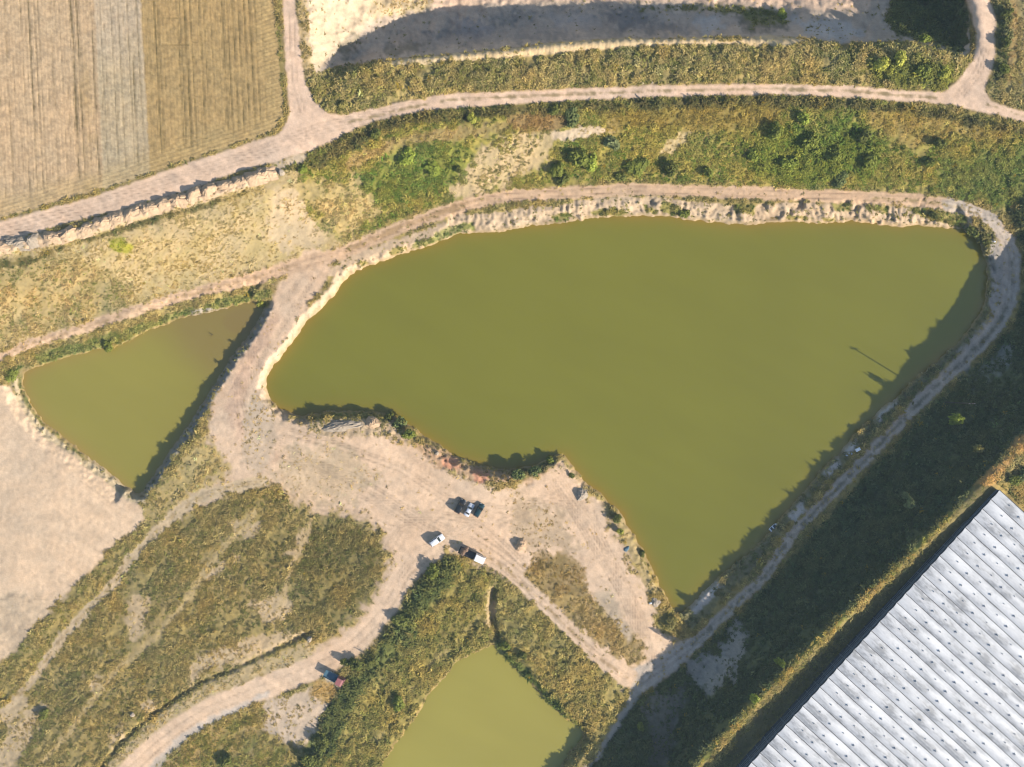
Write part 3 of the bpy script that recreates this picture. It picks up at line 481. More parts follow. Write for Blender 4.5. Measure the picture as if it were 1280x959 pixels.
# ------------------------------------------------------------------ materials
def mat(name, col=(0.5, 0.5, 0.5), rough=0.8, spec=0.3, metal=0.0, noise=0.0, nscale=3.0, bump=0.0, objcol=False, instcol=False, trans=0.0):
    m = bpy.data.materials.new(name); m.use_nodes = True; nt = m.node_tree; b = nt.nodes['Principled BSDF']
    b.inputs['Roughness'].default_value = rough; b.inputs['Metallic'].default_value = metal
    b.inputs['Specular IOR Level'].default_value = spec
    b.inputs['Base Color'].default_value = (*col, 1)
    src = None
    if objcol: n_ = nt.nodes.new('ShaderNodeObjectInfo'); src = n_.outputs['Color']
    if instcol:
        n_ = nt.nodes.new('ShaderNodeAttribute'); n_.attribute_type = 'INSTANCER'; n_.attribute_name = 'tint'; src = n_.outputs['Color']
    if noise > 0:
        tc = nt.nodes.new('ShaderNodeNewGeometry'); tn = nt.nodes.new('ShaderNodeTexNoise'); tn.inputs['Scale'].default_value = nscale; tn.inputs['Detail'].default_value = 5
        nt.links.new(tc.outputs['Position'], tn.inputs['Vector'])
        mr = nt.nodes.new('ShaderNodeMapRange'); mr.inputs[1].default_value = 0.25; mr.inputs[2].default_value = 0.75; mr.inputs[3].default_value = 1 - noise; mr.inputs[4].default_value = 1 + noise
        nt.links.new(tn.outputs[0], mr.inputs[0])
        mx = nt.nodes.new('ShaderNodeVectorMath'); mx.operation = 'SCALE'
        if src is not None: nt.links.new(src, mx.inputs[0])
        else: mx.inputs[0].default_value = col
        nt.links.new(mr.outputs[0], mx.inputs['Scale']); src = mx.outputs[0]
        if bump > 0:
            bp = nt.nodes.new('ShaderNodeBump'); bp.inputs['Strength'].default_value = bump; bp.inputs['Distance'].default_value = 0.15
            nt.links.new(tn.outputs[0], bp.inputs['Height']); nt.links.new(bp.outputs[0], b.inputs['Normal'])
    if src is not None: nt.links.new(src, b.inputs['Base Color'])
    if trans > 0:
        tr = nt.nodes.new('ShaderNodeBsdfTranslucent'); ad = nt.nodes.new('ShaderNodeMixShader'); ad.inputs[0].default_value = trans
        if src is not None: nt.links.new(src, tr.inputs[0])
        else: tr.inputs[0].default_value = (*col, 1)
        nt.links.new(b.outputs[0], ad.inputs[1]); nt.links.new(tr.outputs[0], ad.inputs[2]); nt.links.new(ad.outputs[0], nt.nodes['Material Output'].inputs[0])
    return m
def terrain_mat():
    m = bpy.data.materials.new('soil'); m.use_nodes = True; nt = m.node_tree; b = nt.nodes['Principled BSDF']
    b.inputs['Roughness'].default_value = 0.95; b.inputs['Specular IOR Level'].default_value = 0.15
    at = nt.nodes.new('ShaderNodeAttribute'); at.attribute_name = 'soil_colour'
    g = nt.nodes.new('ShaderNodeNewGeometry')
    prev = at.outputs['Color']; hs = []
    for sc, am in ((0.55, 0.07), (2.6, 0.09)):
        tn = nt.nodes.new('ShaderNodeTexNoise'); tn.inputs['Scale'].default_value = sc; tn.inputs['Detail'].default_value = 4
        nt.links.new(g.outputs['Position'], tn.inputs['Vector'])
        mr = nt.nodes.new('ShaderNodeMapRange'); mr.inputs[1].default_value = 0.28; mr.inputs[2].default_value = 0.72; mr.inputs[3].default_value = 1 - am; mr.inputs[4].default_value = 1 + am
        nt.links.new(tn.outputs[0], mr.inputs[0])
        mx = nt.nodes.new('ShaderNodeVectorMath'); mx.operation = 'SCALE'; nt.links.new(prev, mx.inputs[0]); nt.links.new(mr.outputs[0], mx.inputs['Scale']); prev = mx.outputs[0]; hs.append(tn)
    nt.links.new(prev, b.inputs['Base Color'])
    bp = nt.nodes.new('ShaderNodeBump'); bp.inputs['Strength'].default_value = 0.35; bp.inputs['Distance'].default_value = 0.08
    nt.links.new(hs[1].outputs[0], bp.inputs['Height']); nt.links.new(bp.outputs[0], b.inputs['Normal'])
    return m
M_SOIL = terrain_mat()

def tag(o, label=None, cat=None, group=None, kind=None):
    if label: o['label'] = label
    if cat: o['category'] = cat
    if group: o['group'] = group
    if kind: o['kind'] = kind
    return o
def new_mesh(name, V, F, m=None, smooth=False):
    me = bpy.data.meshes.new(name); V = np.asarray(V, np.float32); F = np.asarray(F, np.int32)
    k = F.shape[1]
    me.vertices.add(len(V)); me.vertices.foreach_set('co', V.ravel())
    me.loops.add(F.size); me.loops.foreach_set('vertex_index', F.ravel())
    me.polygons.add(len(F)); me.polygons.foreach_set('loop_start', np.arange(0, F.size, k, dtype=np.int32))
    me.polygons.foreach_set('use_smooth', np.full(len(F), smooth)); me.update(calc_edges=True)
    if m: me.materials.append(m)
    return me
def add_obj(name, data, parent=None, loc=None, rz=0.0):
    o = bpy.data.objects.new(name, data); COL.objects.link(o)
    if parent: o.parent = parent
    if loc is not None: o.location = loc
    o.rotation_euler[2] = rz
    return o

# ------------------------------------------------------------------ the setting: ground split into its named surfaces
nv, nu = sh
idx = np.arange(nv * nu).reshape(nv, nu)
quads = np.stack([idx[:-1, :-1], idx[1:, :-1], idx[1:, 1:], idx[:-1, 1:]], -1).reshape(-1, 4)
fcl = CL[:-1, :-1].reshape(-1).copy()
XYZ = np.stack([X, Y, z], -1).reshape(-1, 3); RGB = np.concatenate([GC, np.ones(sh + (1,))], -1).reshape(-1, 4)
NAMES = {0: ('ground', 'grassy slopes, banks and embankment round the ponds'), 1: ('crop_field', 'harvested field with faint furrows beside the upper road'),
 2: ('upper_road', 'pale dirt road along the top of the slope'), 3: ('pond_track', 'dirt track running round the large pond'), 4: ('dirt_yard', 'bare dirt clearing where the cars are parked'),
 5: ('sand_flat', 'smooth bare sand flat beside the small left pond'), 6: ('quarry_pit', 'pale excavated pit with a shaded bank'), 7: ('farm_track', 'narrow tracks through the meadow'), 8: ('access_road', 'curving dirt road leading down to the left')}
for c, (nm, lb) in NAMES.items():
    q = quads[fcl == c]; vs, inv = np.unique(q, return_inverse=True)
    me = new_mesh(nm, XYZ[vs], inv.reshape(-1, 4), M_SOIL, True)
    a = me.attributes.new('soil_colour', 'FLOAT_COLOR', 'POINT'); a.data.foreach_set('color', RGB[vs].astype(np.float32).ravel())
    tag(add_obj(nm, me), lb, None, None, 'structure')

# ------------------------------------------------------------------ water
def water_mat():
    m = bpy.data.materials.new('murky_water'); m.use_nodes = True; nt = m.node_tree; b = nt.nodes['Principled BSDF']
    b.inputs['Roughness'].default_value = 0.12; b.inputs['IOR'].default_value = 1.33; b.inputs['Specular IOR Level'].default_value = 1.0
    at = nt.nodes.new('ShaderNodeAttribute'); at.attribute_name = 'water_colour'; nt.links.new(at.outputs['Color'], b.inputs['Base Color'])
    g = nt.nodes.new('ShaderNodeNewGeometry'); tn = nt.nodes.new('ShaderNodeTexNoise'); tn.inputs['Scale'].default_value = 0.9; tn.inputs['Detail'].default_value = 3
    nt.links.new(g.outputs['Position'], tn.inputs['Vector'])
    bp = nt.nodes.new('ShaderNodeBump'); bp.inputs['Strength'].default_value = 0.06; bp.inputs['Distance'].default_value = 0.1
    nt.links.new(tn.outputs[0], bp.inputs['Height']); nt.links.new(bp.outputs[0], b.inputs['Normal'])
    return m
M_WATER = water_mat()
def pond(name, D, deep, shallow, label, fn=None, rimw=7.0):
    k = 1
    ok = D < 7.5; cells = ok[:-1, :-1] & ok[1:, :-1] & ok[1:, 1:] & ok[:-1, 1:]
    ii = np.arange(D.size).reshape(D.shape)
    q = np.stack([ii[:-1, :-1], ii[1:, :-1], ii[1:, 1:], ii[:-1, 1:]], -1)[cells]
    vs, inv = np.unique(q, return_inverse=True)
    U, V_ = gu.ravel()[vs], gv.ravel()[vs]; Dv = D.ravel()[vs]
    x, y, _ = W(U, V_, 0.0)
    c = np.empty((len(vs), 4)); c[:, 3] = 1
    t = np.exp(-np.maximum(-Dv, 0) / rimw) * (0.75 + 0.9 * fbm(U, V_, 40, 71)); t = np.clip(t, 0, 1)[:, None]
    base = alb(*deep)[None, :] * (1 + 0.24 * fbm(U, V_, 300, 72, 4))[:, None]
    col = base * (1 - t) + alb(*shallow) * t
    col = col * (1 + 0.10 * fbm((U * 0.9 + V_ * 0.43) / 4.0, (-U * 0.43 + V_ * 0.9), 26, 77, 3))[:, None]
    if fn: col = fn(U, V_, Dv, col)
    c[:, :3] = col
    me = new_mesh(name, np.stack([x, y, np.zeros_like(x)], 1), inv.reshape(-1, 4), M_WATER, True)
    a = me.attributes.new('water_colour', 'FLOAT_COLOR', 'POINT'); a.data.foreach_set('color', c.astype(np.float32).ravel())
    return tag(add_obj(name, me), label, None, None, 'structure')
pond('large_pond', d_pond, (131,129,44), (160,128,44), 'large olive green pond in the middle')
def shal(U, V_, Dv, col):
    t = sstep(0, 70, (U - 172) * 0.9 - (V_ - 430) * 0.35 - np.abs(V_ - 415) * 0.35 + 14 * fbm(U, V_, 30, 75)) * sstep(520, 430, V_)
    t = np.maximum(t * 0.8, sstep(0, 22, 44 - np.hypot(U - 305, (V_ - 402) * 1.6)))[:, None]
    return col * (1 - t) + alb(146,126,70) * t
pond('triangular_pond', d_pl, (160,151,68), (170,143,72), 'small triangular pond beside the sand flat', shal)
pond('lower_pond', d_pb, (174,164,78), (168,157,72), 'pale green pond at the bottom edge')

# ------------------------------------------------------------------ ground plants (countless): weeds and grasses
M_TUFT = mat('weed_leaves', rough=0.8, spec=0.15, instcol=True, trans=0.25)
protos = bpy.data.collections.new('weed_shapes')
def tuft(name, nb, h, w, spread, droop, seed):
    r = np.random.default_rng(seed); V = []; F = []
    for k in range(nb):
        a = r.random() * 6.283; d = spread * math.sqrt(r.random()); bx, by = d * math.cos(a), d * math.sin(a)
        a2 = a + r.normal() * 0.9; hh = h * (0.55 + 0.6 * r.random()); out = hh * droop * (0.5 + r.random()); ww = w * (0.6 + 0.8 * r.random())
        tx, ty = math.cos(a2), math.sin(a2); px, py = -ty * ww, tx * ww
        i = len(V)
        V += [(bx - px * .4, by - py * .4, -0.1), (bx + px * .4, by + py * .4, -0.1), (bx + tx * out * .5 + px, by + ty * out * .5 + py, hh * .75), (bx + tx * out * .5 - px, by + ty * out * .5 - py, hh * .75),
              (bx + tx * out * 1.3 + px * .5, by + ty * out * 1.3 + py * .5, hh * (1.0 - droop * .35)), (bx + tx * out * 1.3 - px * .5, by + ty * out * 1.3 - py * .5, hh * (1.0 - droop * .35))]
        F += [(i, i + 1, i + 2, i + 3), (i + 3, i + 2, i + 4, i + 5)]
    o = bpy.data.objects.new(name, new_mesh(name, V, F, M_TUFT)); protos.objects.link(o)
tuft('a_grass', 14, 0.9, 0.05, 0.30, 0.5, 1); tuft('b_grass', 16, 0.8, 0.06, 0.42, 0.8, 2)
tuft('c_weed', 14, 0.85, 0.16, 0.36, 0.9, 3); tuft('d_weed', 16, 0.75, 0.20, 0.45, 1.1, 4); tuft('e_weed', 18, 1.0, 0.15, 0.40, 0.7, 5)
ng = bpy.data.node_groups.new('scatter_weeds', 'GeometryNodeTree')
ng.interface.new_socket('Geometry', in_out='INPUT', socket_type='NodeSocketGeometry'); ng.interface.new_socket('Geometry', in_out='OUTPUT', socket_type='NodeSocketGeometry')
gi = ng.nodes.new('NodeGroupInput'); go = ng.nodes.new('NodeGroupOutput'); ip = ng.nodes.new('GeometryNodeInstanceOnPoints')
ci = ng.nodes.new('GeometryNodeCollectionInfo'); ci.inputs['Collection'].default_value = protos; ci.inputs['Separate Children'].default_value = True; ci.inputs['Reset Children'].default_value = True
def nattr(nm, dt):
    a = ng.nodes.new('GeometryNodeInputNamedAttribute'); a.data_type = dt; a.inputs[0].default_value = nm; return a.outputs[0]
ng.links.new(gi.outputs[0], ip.inputs['Points']); ng.links.new(ci.outputs[0], ip.inputs['Instance']); ip.inputs['Pick Instance'].default_value = True
ng.links.new(nattr('kindex', 'INT'), ip.inputs['Instance Index']); ng.links.new(nattr('rot', 'FLOAT_VECTOR'), ip.inputs['Rotation']); ng.links.new(nattr('scl', 'FLOAT_VECTOR'), ip.inputs['Scale'])
ng.links.new(ip.outputs[0], go.inputs[0])

NC = 840000
pu = rng.uniform(-55, 1335, NC); pv = rng.uniform(-55, 1015, NC)
qi = np.round((pu - FUx[NLU]) / STEP).astype(int) + NLU; qj = np.round((pv - FVx[NLV]) / STEP).astype(int) + NLV
den = VD[qj, qi] * np.clip(0.62 + 1.7 * N2[qj, qi] + 1.5 * N3[qj, qi] - 2.2 * STK[qj, qi], 0.05, 1.15)
in_bldg = (((pu - 1252) * 0.740 + (pv - 614) * 0.673) > -14) & (((pu - 1252) * -0.673 + (pv - 614) * 0.740) > -4)
ok = (rng.random(NC) < den * 0.74) & (dS[qj, qi] > 0.8) & ~(in_bldg & (pv > 600))
pu, pv, qi, qj = pu[ok], pv[ok], qi[ok], qj[ok]; NP = len(pu)
pz = z[qj, qi]; ff = 1 - pz / H
pos = np.stack([(pu - 640) * S * ff, -(pv - 479.5) * S * ff, pz - 0.03], 1)
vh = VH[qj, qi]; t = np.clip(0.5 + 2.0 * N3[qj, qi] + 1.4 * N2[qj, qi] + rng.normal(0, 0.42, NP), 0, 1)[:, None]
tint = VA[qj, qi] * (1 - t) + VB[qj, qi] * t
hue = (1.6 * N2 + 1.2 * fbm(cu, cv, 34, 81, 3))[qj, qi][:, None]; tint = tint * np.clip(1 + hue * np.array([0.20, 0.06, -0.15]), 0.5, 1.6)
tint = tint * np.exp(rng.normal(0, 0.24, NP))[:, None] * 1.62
fl = rng.random(NP) < 0.004; tint[fl] = alb(200, 170, 60)
sc_h = vh * np.exp(rng.normal(0, 0.28, NP)) * (1 + 1.2 * N3[qj, qi]); sc_w = 0.62 * np.clip(vh, 0.45, 1.3) ** 0.5 * np.exp(rng.normal(0, 0.18, NP))
sc_h = sc_h * np.where(vh > 1.05, 0.85, 0.60); scl = np.stack([sc_w, sc_w, np.maximum(sc_h, 0.12)], 1)
rot = np.stack([rng.normal(0, 0.12, NP), rng.normal(0, 0.12, NP), rng.random(NP) * 6.283], 1)
kx = np.where(rng.random(NP) < np.clip(1.0 - vh * 0.9, 0.1, 0.9), rng.integers(0, 2, NP), rng.integers(2, 5, NP))
side = (pu - 1240) * 0.687 + (pv - 596) * 0.727
emb = (pu > 700) & (((pu - 800) * 0.687 + (pv - 860) * 0.727) > 0) & (pv > 250) | ((pu > 1200) & (pv > 262) & (pv < 480))
ZN = np.where(emb, 3, np.where(pv < 118, 0, np.where((pv < 345) | ((pu < 345) & (pv < 450) & (pv + 0.33 * pu < 470)), 1, 2)))
for k, (nm, lb) in enumerate([('berm_weeds', 'tall mixed weeds on the berm beside the pit'), ('slope_weeds', 'dry and green weeds covering the slope above the large pond'),
                              ('meadow_weeds', 'low olive weeds over the lower meadow and banks'), ('embankment_scrub', 'dark shaded scrub on the embankment below the greenhouse')]):
    s = ZN == k; me = bpy.data.meshes.new(nm); me.vertices.add(int(s.sum())); me.vertices.foreach_set('co', pos[s].astype(np.float32).ravel())
    for an, dt, key, arr in (('kindex', 'INT', 'value', kx[s].astype(np.int32)), ('rot', 'FLOAT_VECTOR', 'vector', rot[s].astype(np.float32)), ('scl', 'FLOAT_VECTOR', 'vector', scl[s].astype(np.float32)),
                             ('tint', 'FLOAT_COLOR', 'color', np.concatenate([np.clip(tint[s], 0.005, 0.7), np.ones((int(s.sum()), 1))], 1).astype(np.float32))):
        a = me.attributes.new(an, dt, 'POINT'); a.data.foreach_set(key, arr.ravel())
    o = tag(add_obj(nm, me), lb, 'weeds', None, 'stuff'); md = o.modifiers.new('scatter', 'NODES'); md.node_group = ng
print('weeds', NP, 'verts', nv * nu, 'soil max', GC.max())
#OBJECTS
# ------------------------------------------------------------------ things: helpers
def empty(name, loc, rz=0.0):
    o = bpy.data.objects.new(name, None); COL.objects.link(o); o.location = loc; o.rotation_euler[2] = rz; o.empty_display_size = 0.5; return o
class MB:
    def __init__(s): s.V = []; s.F = []
    def box(s, x0, x1, y0, y1, z0, z1, tx=0.0, ty=0.0):
        i = len(s.V)
        s.V += [(x0, y0, z0), (x1, y0, z0), (x1, y1, z0), (x0, y1, z0), (x0 + tx, y0 + ty, z1), (x1 - tx, y0 + ty, z1), (x1 - tx, y1 - ty, z1), (x0 + tx, y1 - ty, z1)]
        s.F += [(i + 3, i + 2, i + 1, i), (i + 4, i + 5, i + 6, i + 7), (i, i + 1, i + 5, i + 4), (i + 1, i + 2, i + 6, i + 5), (i + 2, i + 3, i + 7, i + 6), (i + 3, i, i + 4, i + 7)]
        return s
    def loft(s, rings):
        i0 = len(s.V); n_ = len(rings[0])
        for r_ in rings: s.V += [tuple(p) for p in r_]
        for a in range(len(rings) - 1):
            for k in range(n_):
                s.F.append((i0 + a * n_ + k, i0 + a * n_ + (k + 1) % n_, i0 + (a + 1) * n_ + (k + 1) % n_, i0 + (a + 1) * n_ + k))
        s.F.append(tuple(i0 + k for k in range(n_))[::-1]); s.F.append(tuple(i0 + (len(rings) - 1) * n_ + k for k in range(n_)))
        return s
    def tube(s, p, q, r0, r1, n_=8):
        p = Vector(p); q = Vector(q); d = (q - p).normalized(); a = d.orthogonal().normalized(); b = d.cross(a)
        return s.loft([[p + (a * math.cos(t) + b * math.sin(t)) * r0 for t in [6.2832 * k / n_ for k in range(n_)]], [q + (a * math.cos(t) + b * math.sin(t)) * r1 for t in [6.2832 * k / n_ for k in range(n_)]]])
    def quad(s, a, b, c, d): i = len(s.V); s.V += [a, b, c, d]; s.F.append((i, i + 1, i + 2, i + 3)); return s
    def build(s, name, m, parent=None, smooth=False, bevel=0.0):
        me = bpy.data.meshes.new(name); me.from_pydata([tuple(v) for v in s.V], [], s.F)
        if m: me.materials.append(m)
        if bevel > 0:
            bm = bmesh.new(); bm.from_mesh(me); bmesh.ops.bevel(bm, geom=list(bm.edges), offset=bevel, segments=2, affect='EDGES'); bm.to_mesh(me); bm.free()
        if smooth: me.polygons.foreach_set('use_smooth', [True] * len(me.polygons))
        me.update(); return add_obj(name, me, parent)

# ------------------------------------------------------------------ greenhouse on the upper terrace
def film_mat():
    m = bpy.data.materials.new('greenhouse_film'); m.use_nodes = True; nt = m.node_tree; b = nt.nodes['Principled BSDF']
    b.inputs['Roughness'].default_value = 0.42; b.inputs['Specular IOR Level'].default_value = 0.4
    tc = nt.nodes.new('ShaderNodeTexCoord'); mp = nt.nodes.new('ShaderNodeMapping'); mp.inputs['Scale'].default_value = (0.35, 1.0, 1.0)
    oi = nt.nodes.new('ShaderNodeObjectInfo'); va = nt.nodes.new('ShaderNodeVectorMath'); va.operation = 'ADD'
    cx = nt.nodes.new('ShaderNodeCombineXYZ'); ml = nt.nodes.new('ShaderNodeMath'); ml.operation = 'MULTIPLY'; ml.inputs[1].default_value = 40
    nt.links.new(oi.outputs['Random'], ml.inputs[0]); nt.links.new(ml.outputs[0], cx.inputs[0])
    nt.links.new(tc.outputs['Object'], mp.inputs[0]); nt.links.new(mp.outputs[0], va.inputs[0]); nt.links.new(cx.outputs[0], va.inputs[1])
    t1 = nt.nodes.new('ShaderNodeTexNoise'); t1.inputs['Scale'].default_value = 0.33; t1.inputs['Detail'].default_value = 4; nt.links.new(va.outputs[0], t1.inputs['Vector'])
    t2 = nt.nodes.new('ShaderNodeTexNoise'); t2.inputs['Scale'].default_value = 2.2; t2.inputs['Detail'].default_value = 5; nt.links.new(va.outputs[0], t2.inputs['Vector'])
    mxn = nt.nodes.new('ShaderNodeMath'); mxn.operation = 'ADD'; nt.links.new(t1.outputs[0], mxn.inputs[0])
    m2_ = nt.nodes.new('ShaderNodeMath'); m2_.operation = 'MULTIPLY'; m2_.inputs[1].default_value = 0.35; nt.links.new(t2.outputs[0], m2_.inputs[0]); nt.links.new(m2_.outputs[0], mxn.inputs[1])
    cr = nt.nodes.new('ShaderNodeValToRGB'); e = cr.color_ramp.elements
    e[0].position = 0.50; e[0].color = (0.25, 0.256, 0.265, 1); e[1].position = 0.82; e[1].color = (0.54, 0.55, 0.562, 1)
    e3 = cr.color_ramp.elements.new(0.62); e3.color = (0.42, 0.43, 0.445, 1)
    nt.links.new(mxn.outputs[0], cr.inputs[0]); nt.links.new(cr.outputs[0], b.inputs['Base Color'])
    bp = nt.nodes.new('ShaderNodeBump'); bp.inputs['Strength'].default_value = 0.35; bp.inputs['Distance'].default_value = 0.12; nt.links.new(t2.outputs[0], bp.inputs['Height']); nt.links.new(bp.outputs[0], b.inputs['Normal'])
    return m
M_FILM = film_mat(); M_DARKM = mat('dark_metal', (0.03, 0.033, 0.04), 0.5, 0.4, 0.3, noise=0.2); M_NET = mat('shade_net', (0.055, 0.066, 0.085), 0.85, 0.2, noise=0.35, nscale=1.5); M_PIPE = mat('galvanised_pipe', (0.28, 0.31, 0.35), 0.5, 0.5, 0.4, noise=0.15)
GZ = 13.9; EAVE = 4.0; RISE = 0.55
ga = Vector(W(1252, 614, GZ + EAVE + 0.6)); gb = Vector(W(938, 959, GZ + EAVE + 0.6)); ga.z = gb.z = GZ
e1 = (gb - ga).normalized(); rz_g = math.atan2(e1.y, e1.x) + math.pi / 2    # local +x points into the house, local -y runs along the wall
gh = empty('greenhouse', ga, rz_g)
tag(gh, 'large greenhouse with ridged white film roof in the lower right corner', 'greenhouse')
PITCH = 3.70; NSP = 37; LEN = 74.0
def span_mesh():
    ns, nl = 12, 30; V = []; F = []
    for i in range(nl + 1):
        x = -0.35 + LEN * i / nl
        for k in range(ns + 1):
            t = k / ns; y = -(0.07 + (PITCH - 0.14) * t)
            zz = EAVE + RISE * (1 - abs(2 * t - 1) ** 2.1) + 0.05 * math.sin(i * 1.3 + k * 0.4)
            if i == 0: zz = EAVE + (zz - EAVE) * 0.55
            V.append((x, y, zz))
    for i in range(nl):
        for k in range(ns):
            a = i * (ns + 1) + k; F.append((a, a + ns + 1, a + ns + 2, a + 1))
    return new_mesh('roof_span', V, F, M_FILM, True)
sm = span_mesh()
gm = MB().box(-0.4, LEN - 0.4, -0.09, 0.09, EAVE - 0.12, EAVE + 0.05)
go_ = gm.build('gutter', M_DARKM, gh); gutter_me = go_.data
pm = MB().box(-0.12, 0.0, -0.06, 0.06, -2.0, EAVE + 0.02); po_ = pm.build('post', M_PIPE, gh); post_me = po_.data
vs_ = MB().box(-0.17, 0.17, -0.15, 0.15, 0.0, 0.28, 0.09, 0.08).box(-0.06, 0.06, -0.06, 0.06, -0.15, 0.05)
M_VENT = mat('vent_metal', (0.38, 0.39, 0.41), 0.5, 0.4, 0.1, noise=0.2)
vsm = vs_.build('roof_vent', M_VENT, gh); vl_ = MB().box(-0.24, 0.24, -0.20, 0.20, 0.0, 0.36, 0.13, 0.10).box(-0.28, -0.08, -0.34, 0.34, 0.02, 0.10).box(-0.07, 0.07, -0.07, 0.07, -0.15, 0.05)
vlm = vl_.build('roof_vent', M_VENT, gh); vmeshes = [vsm.data, vlm.data]; first_v = [vsm, vlm]
dl_ = math.hypot(1280 - 640, 959 - 480)
vk = 0
for i in range(NSP):
    add_obj('roof_span', sm, gh, (0, -i * PITCH, 0))
    if i > 0: add_obj('gutter', gutter_me, gh, (0, -i * PITCH, 0)); add_obj('post', post_me, gh, (0, -i * PITCH, 0))
    for j in range(14):
        lx = 4.6 + j * 4.55 + (0.4 if i % 2 else 0); ly = -i * PITCH - PITCH * (0.42 if j % 2 == 0 else 0.60)
        wx = ga + Matrix.Rotation(rz_g, 3, 'Z') @ Vector((lx, ly, EAVE + RISE)); 
        pxu = 640 + wx.x / S / (1 - wx.z / H); pxv = 479.5 - wx.y / S / (1 - wx.z / H)
        if pxu > 1292 or pxv > 972 or (i * 7 + j * 5) % 19 == 3: continue
        lx += 0.35 * math.sin(i * 3.1 + j * 5.7)
        me_i = j % 2; t = 0.42 if j % 2 == 0 else 0.60
        zz = EAVE + RISE * (1 - abs(2 * t - 1) ** 2.1) + 0.02
        if first_v[me_i] is not None: o = first_v[me_i]; first_v[me_i] = None; o.location = (lx, ly, zz)
        else: o = add_obj('roof_vent', vmeshes[me_i], gh, (lx, ly, zz))
        vk += 1
wl = MB(); wl.box(-0.05, -0.02, -NSP * PITCH, 0, -2.0, EAVE - 0.15); side = wl.build('side_wall', M_NET, gh)
for zz, r_ in ((0.5, 0.05), (1.4, 0.05), (2.3, 0.06), (2.95, 0.09)): MB().box(-0.24 - r_, -0.24 + r_, -NSP * PITCH, 0.0, zz - r_, zz + r_).build('rail', M_PIPE, gh)
MB().box(-0.1, LEN - 0.4, 0.10, 0.14, -0.4, EAVE - 0.02).build('end_wall', M_NET, gh)
print('vents', vk)

# ------------------------------------------------------------------ vehicles
M_TYRE = mat('tyre_rubber', (0.02, 0.02, 0.02), 0.9, 0.2, noise=0.2); M_RIM = mat('wheel_rim', (0.35, 0.36, 0.38), 0.4, 0.5, 0.6, noise=0.1); M_GLASS = mat('tinted_glass', (0.012, 0.016, 0.02), 0.08, 0.6, noise=0.1)
M_HEAD = mat('lamp_lens', (0.7, 0.7, 0.68), 0.15, 0.6, noise=0.05); M_TAIL = mat('tail_lens', (0.35, 0.02, 0.02), 0.2, 0.5, noise=0.05); M_TRIM = mat('black_trim', (0.02, 0.02, 0.022), 0.7, 0.3, noise=0.1)
def paint(name, c, rough=0.28): return mat(name, c, rough, 0.5, noise=0.08, nscale=1.2)
M_WHITE = paint('white_paint', (0.72, 0.73, 0.74)); M_SILVER = paint('silver_paint', (0.50, 0.53, 0.58)); M_BLACK = paint('black_paint', (0.012, 0.014, 0.018)); M_TEAL = paint('dark_teal_paint', (0.012, 0.035, 0.042)); M_RED = paint('red_paint', (0.24, 0.085, 0.085), 0.6); M_BLUE = paint('blue_paint', (0.05, 0.115, 0.16), 0.6)
def ring(x, hw, z0, z1, c=0.12):
    return [(x, -hw, z0), (x, hw, z0), (x, hw * 1.0, z0 + (z1 - z0) * 0.55), (x, hw * 0.97, z1 - c * 0.5), (x, hw * 0.90, z1), (x, -hw * 0.90, z1), (x, -hw * 0.97, z1 - c * 0.5), (x, -hw, z0 + (z1 - z0) * 0.55)]
def wheel(parent, x, y, r, w=0.22):
    s_ = 1 if y > 0 else -1
    o = MB().tube((0, -w / 2, 0), (0, w / 2, 0), r, r, 16).build('wheel', M_TYRE, parent); o.location = (x, y, r)
    MB().tube((0, s_ * w * 0.50, 0), (0, s_ * w * 0.56, 0), r * 0.62, r * 0.58, 12).build('rim', M_RIM, o)
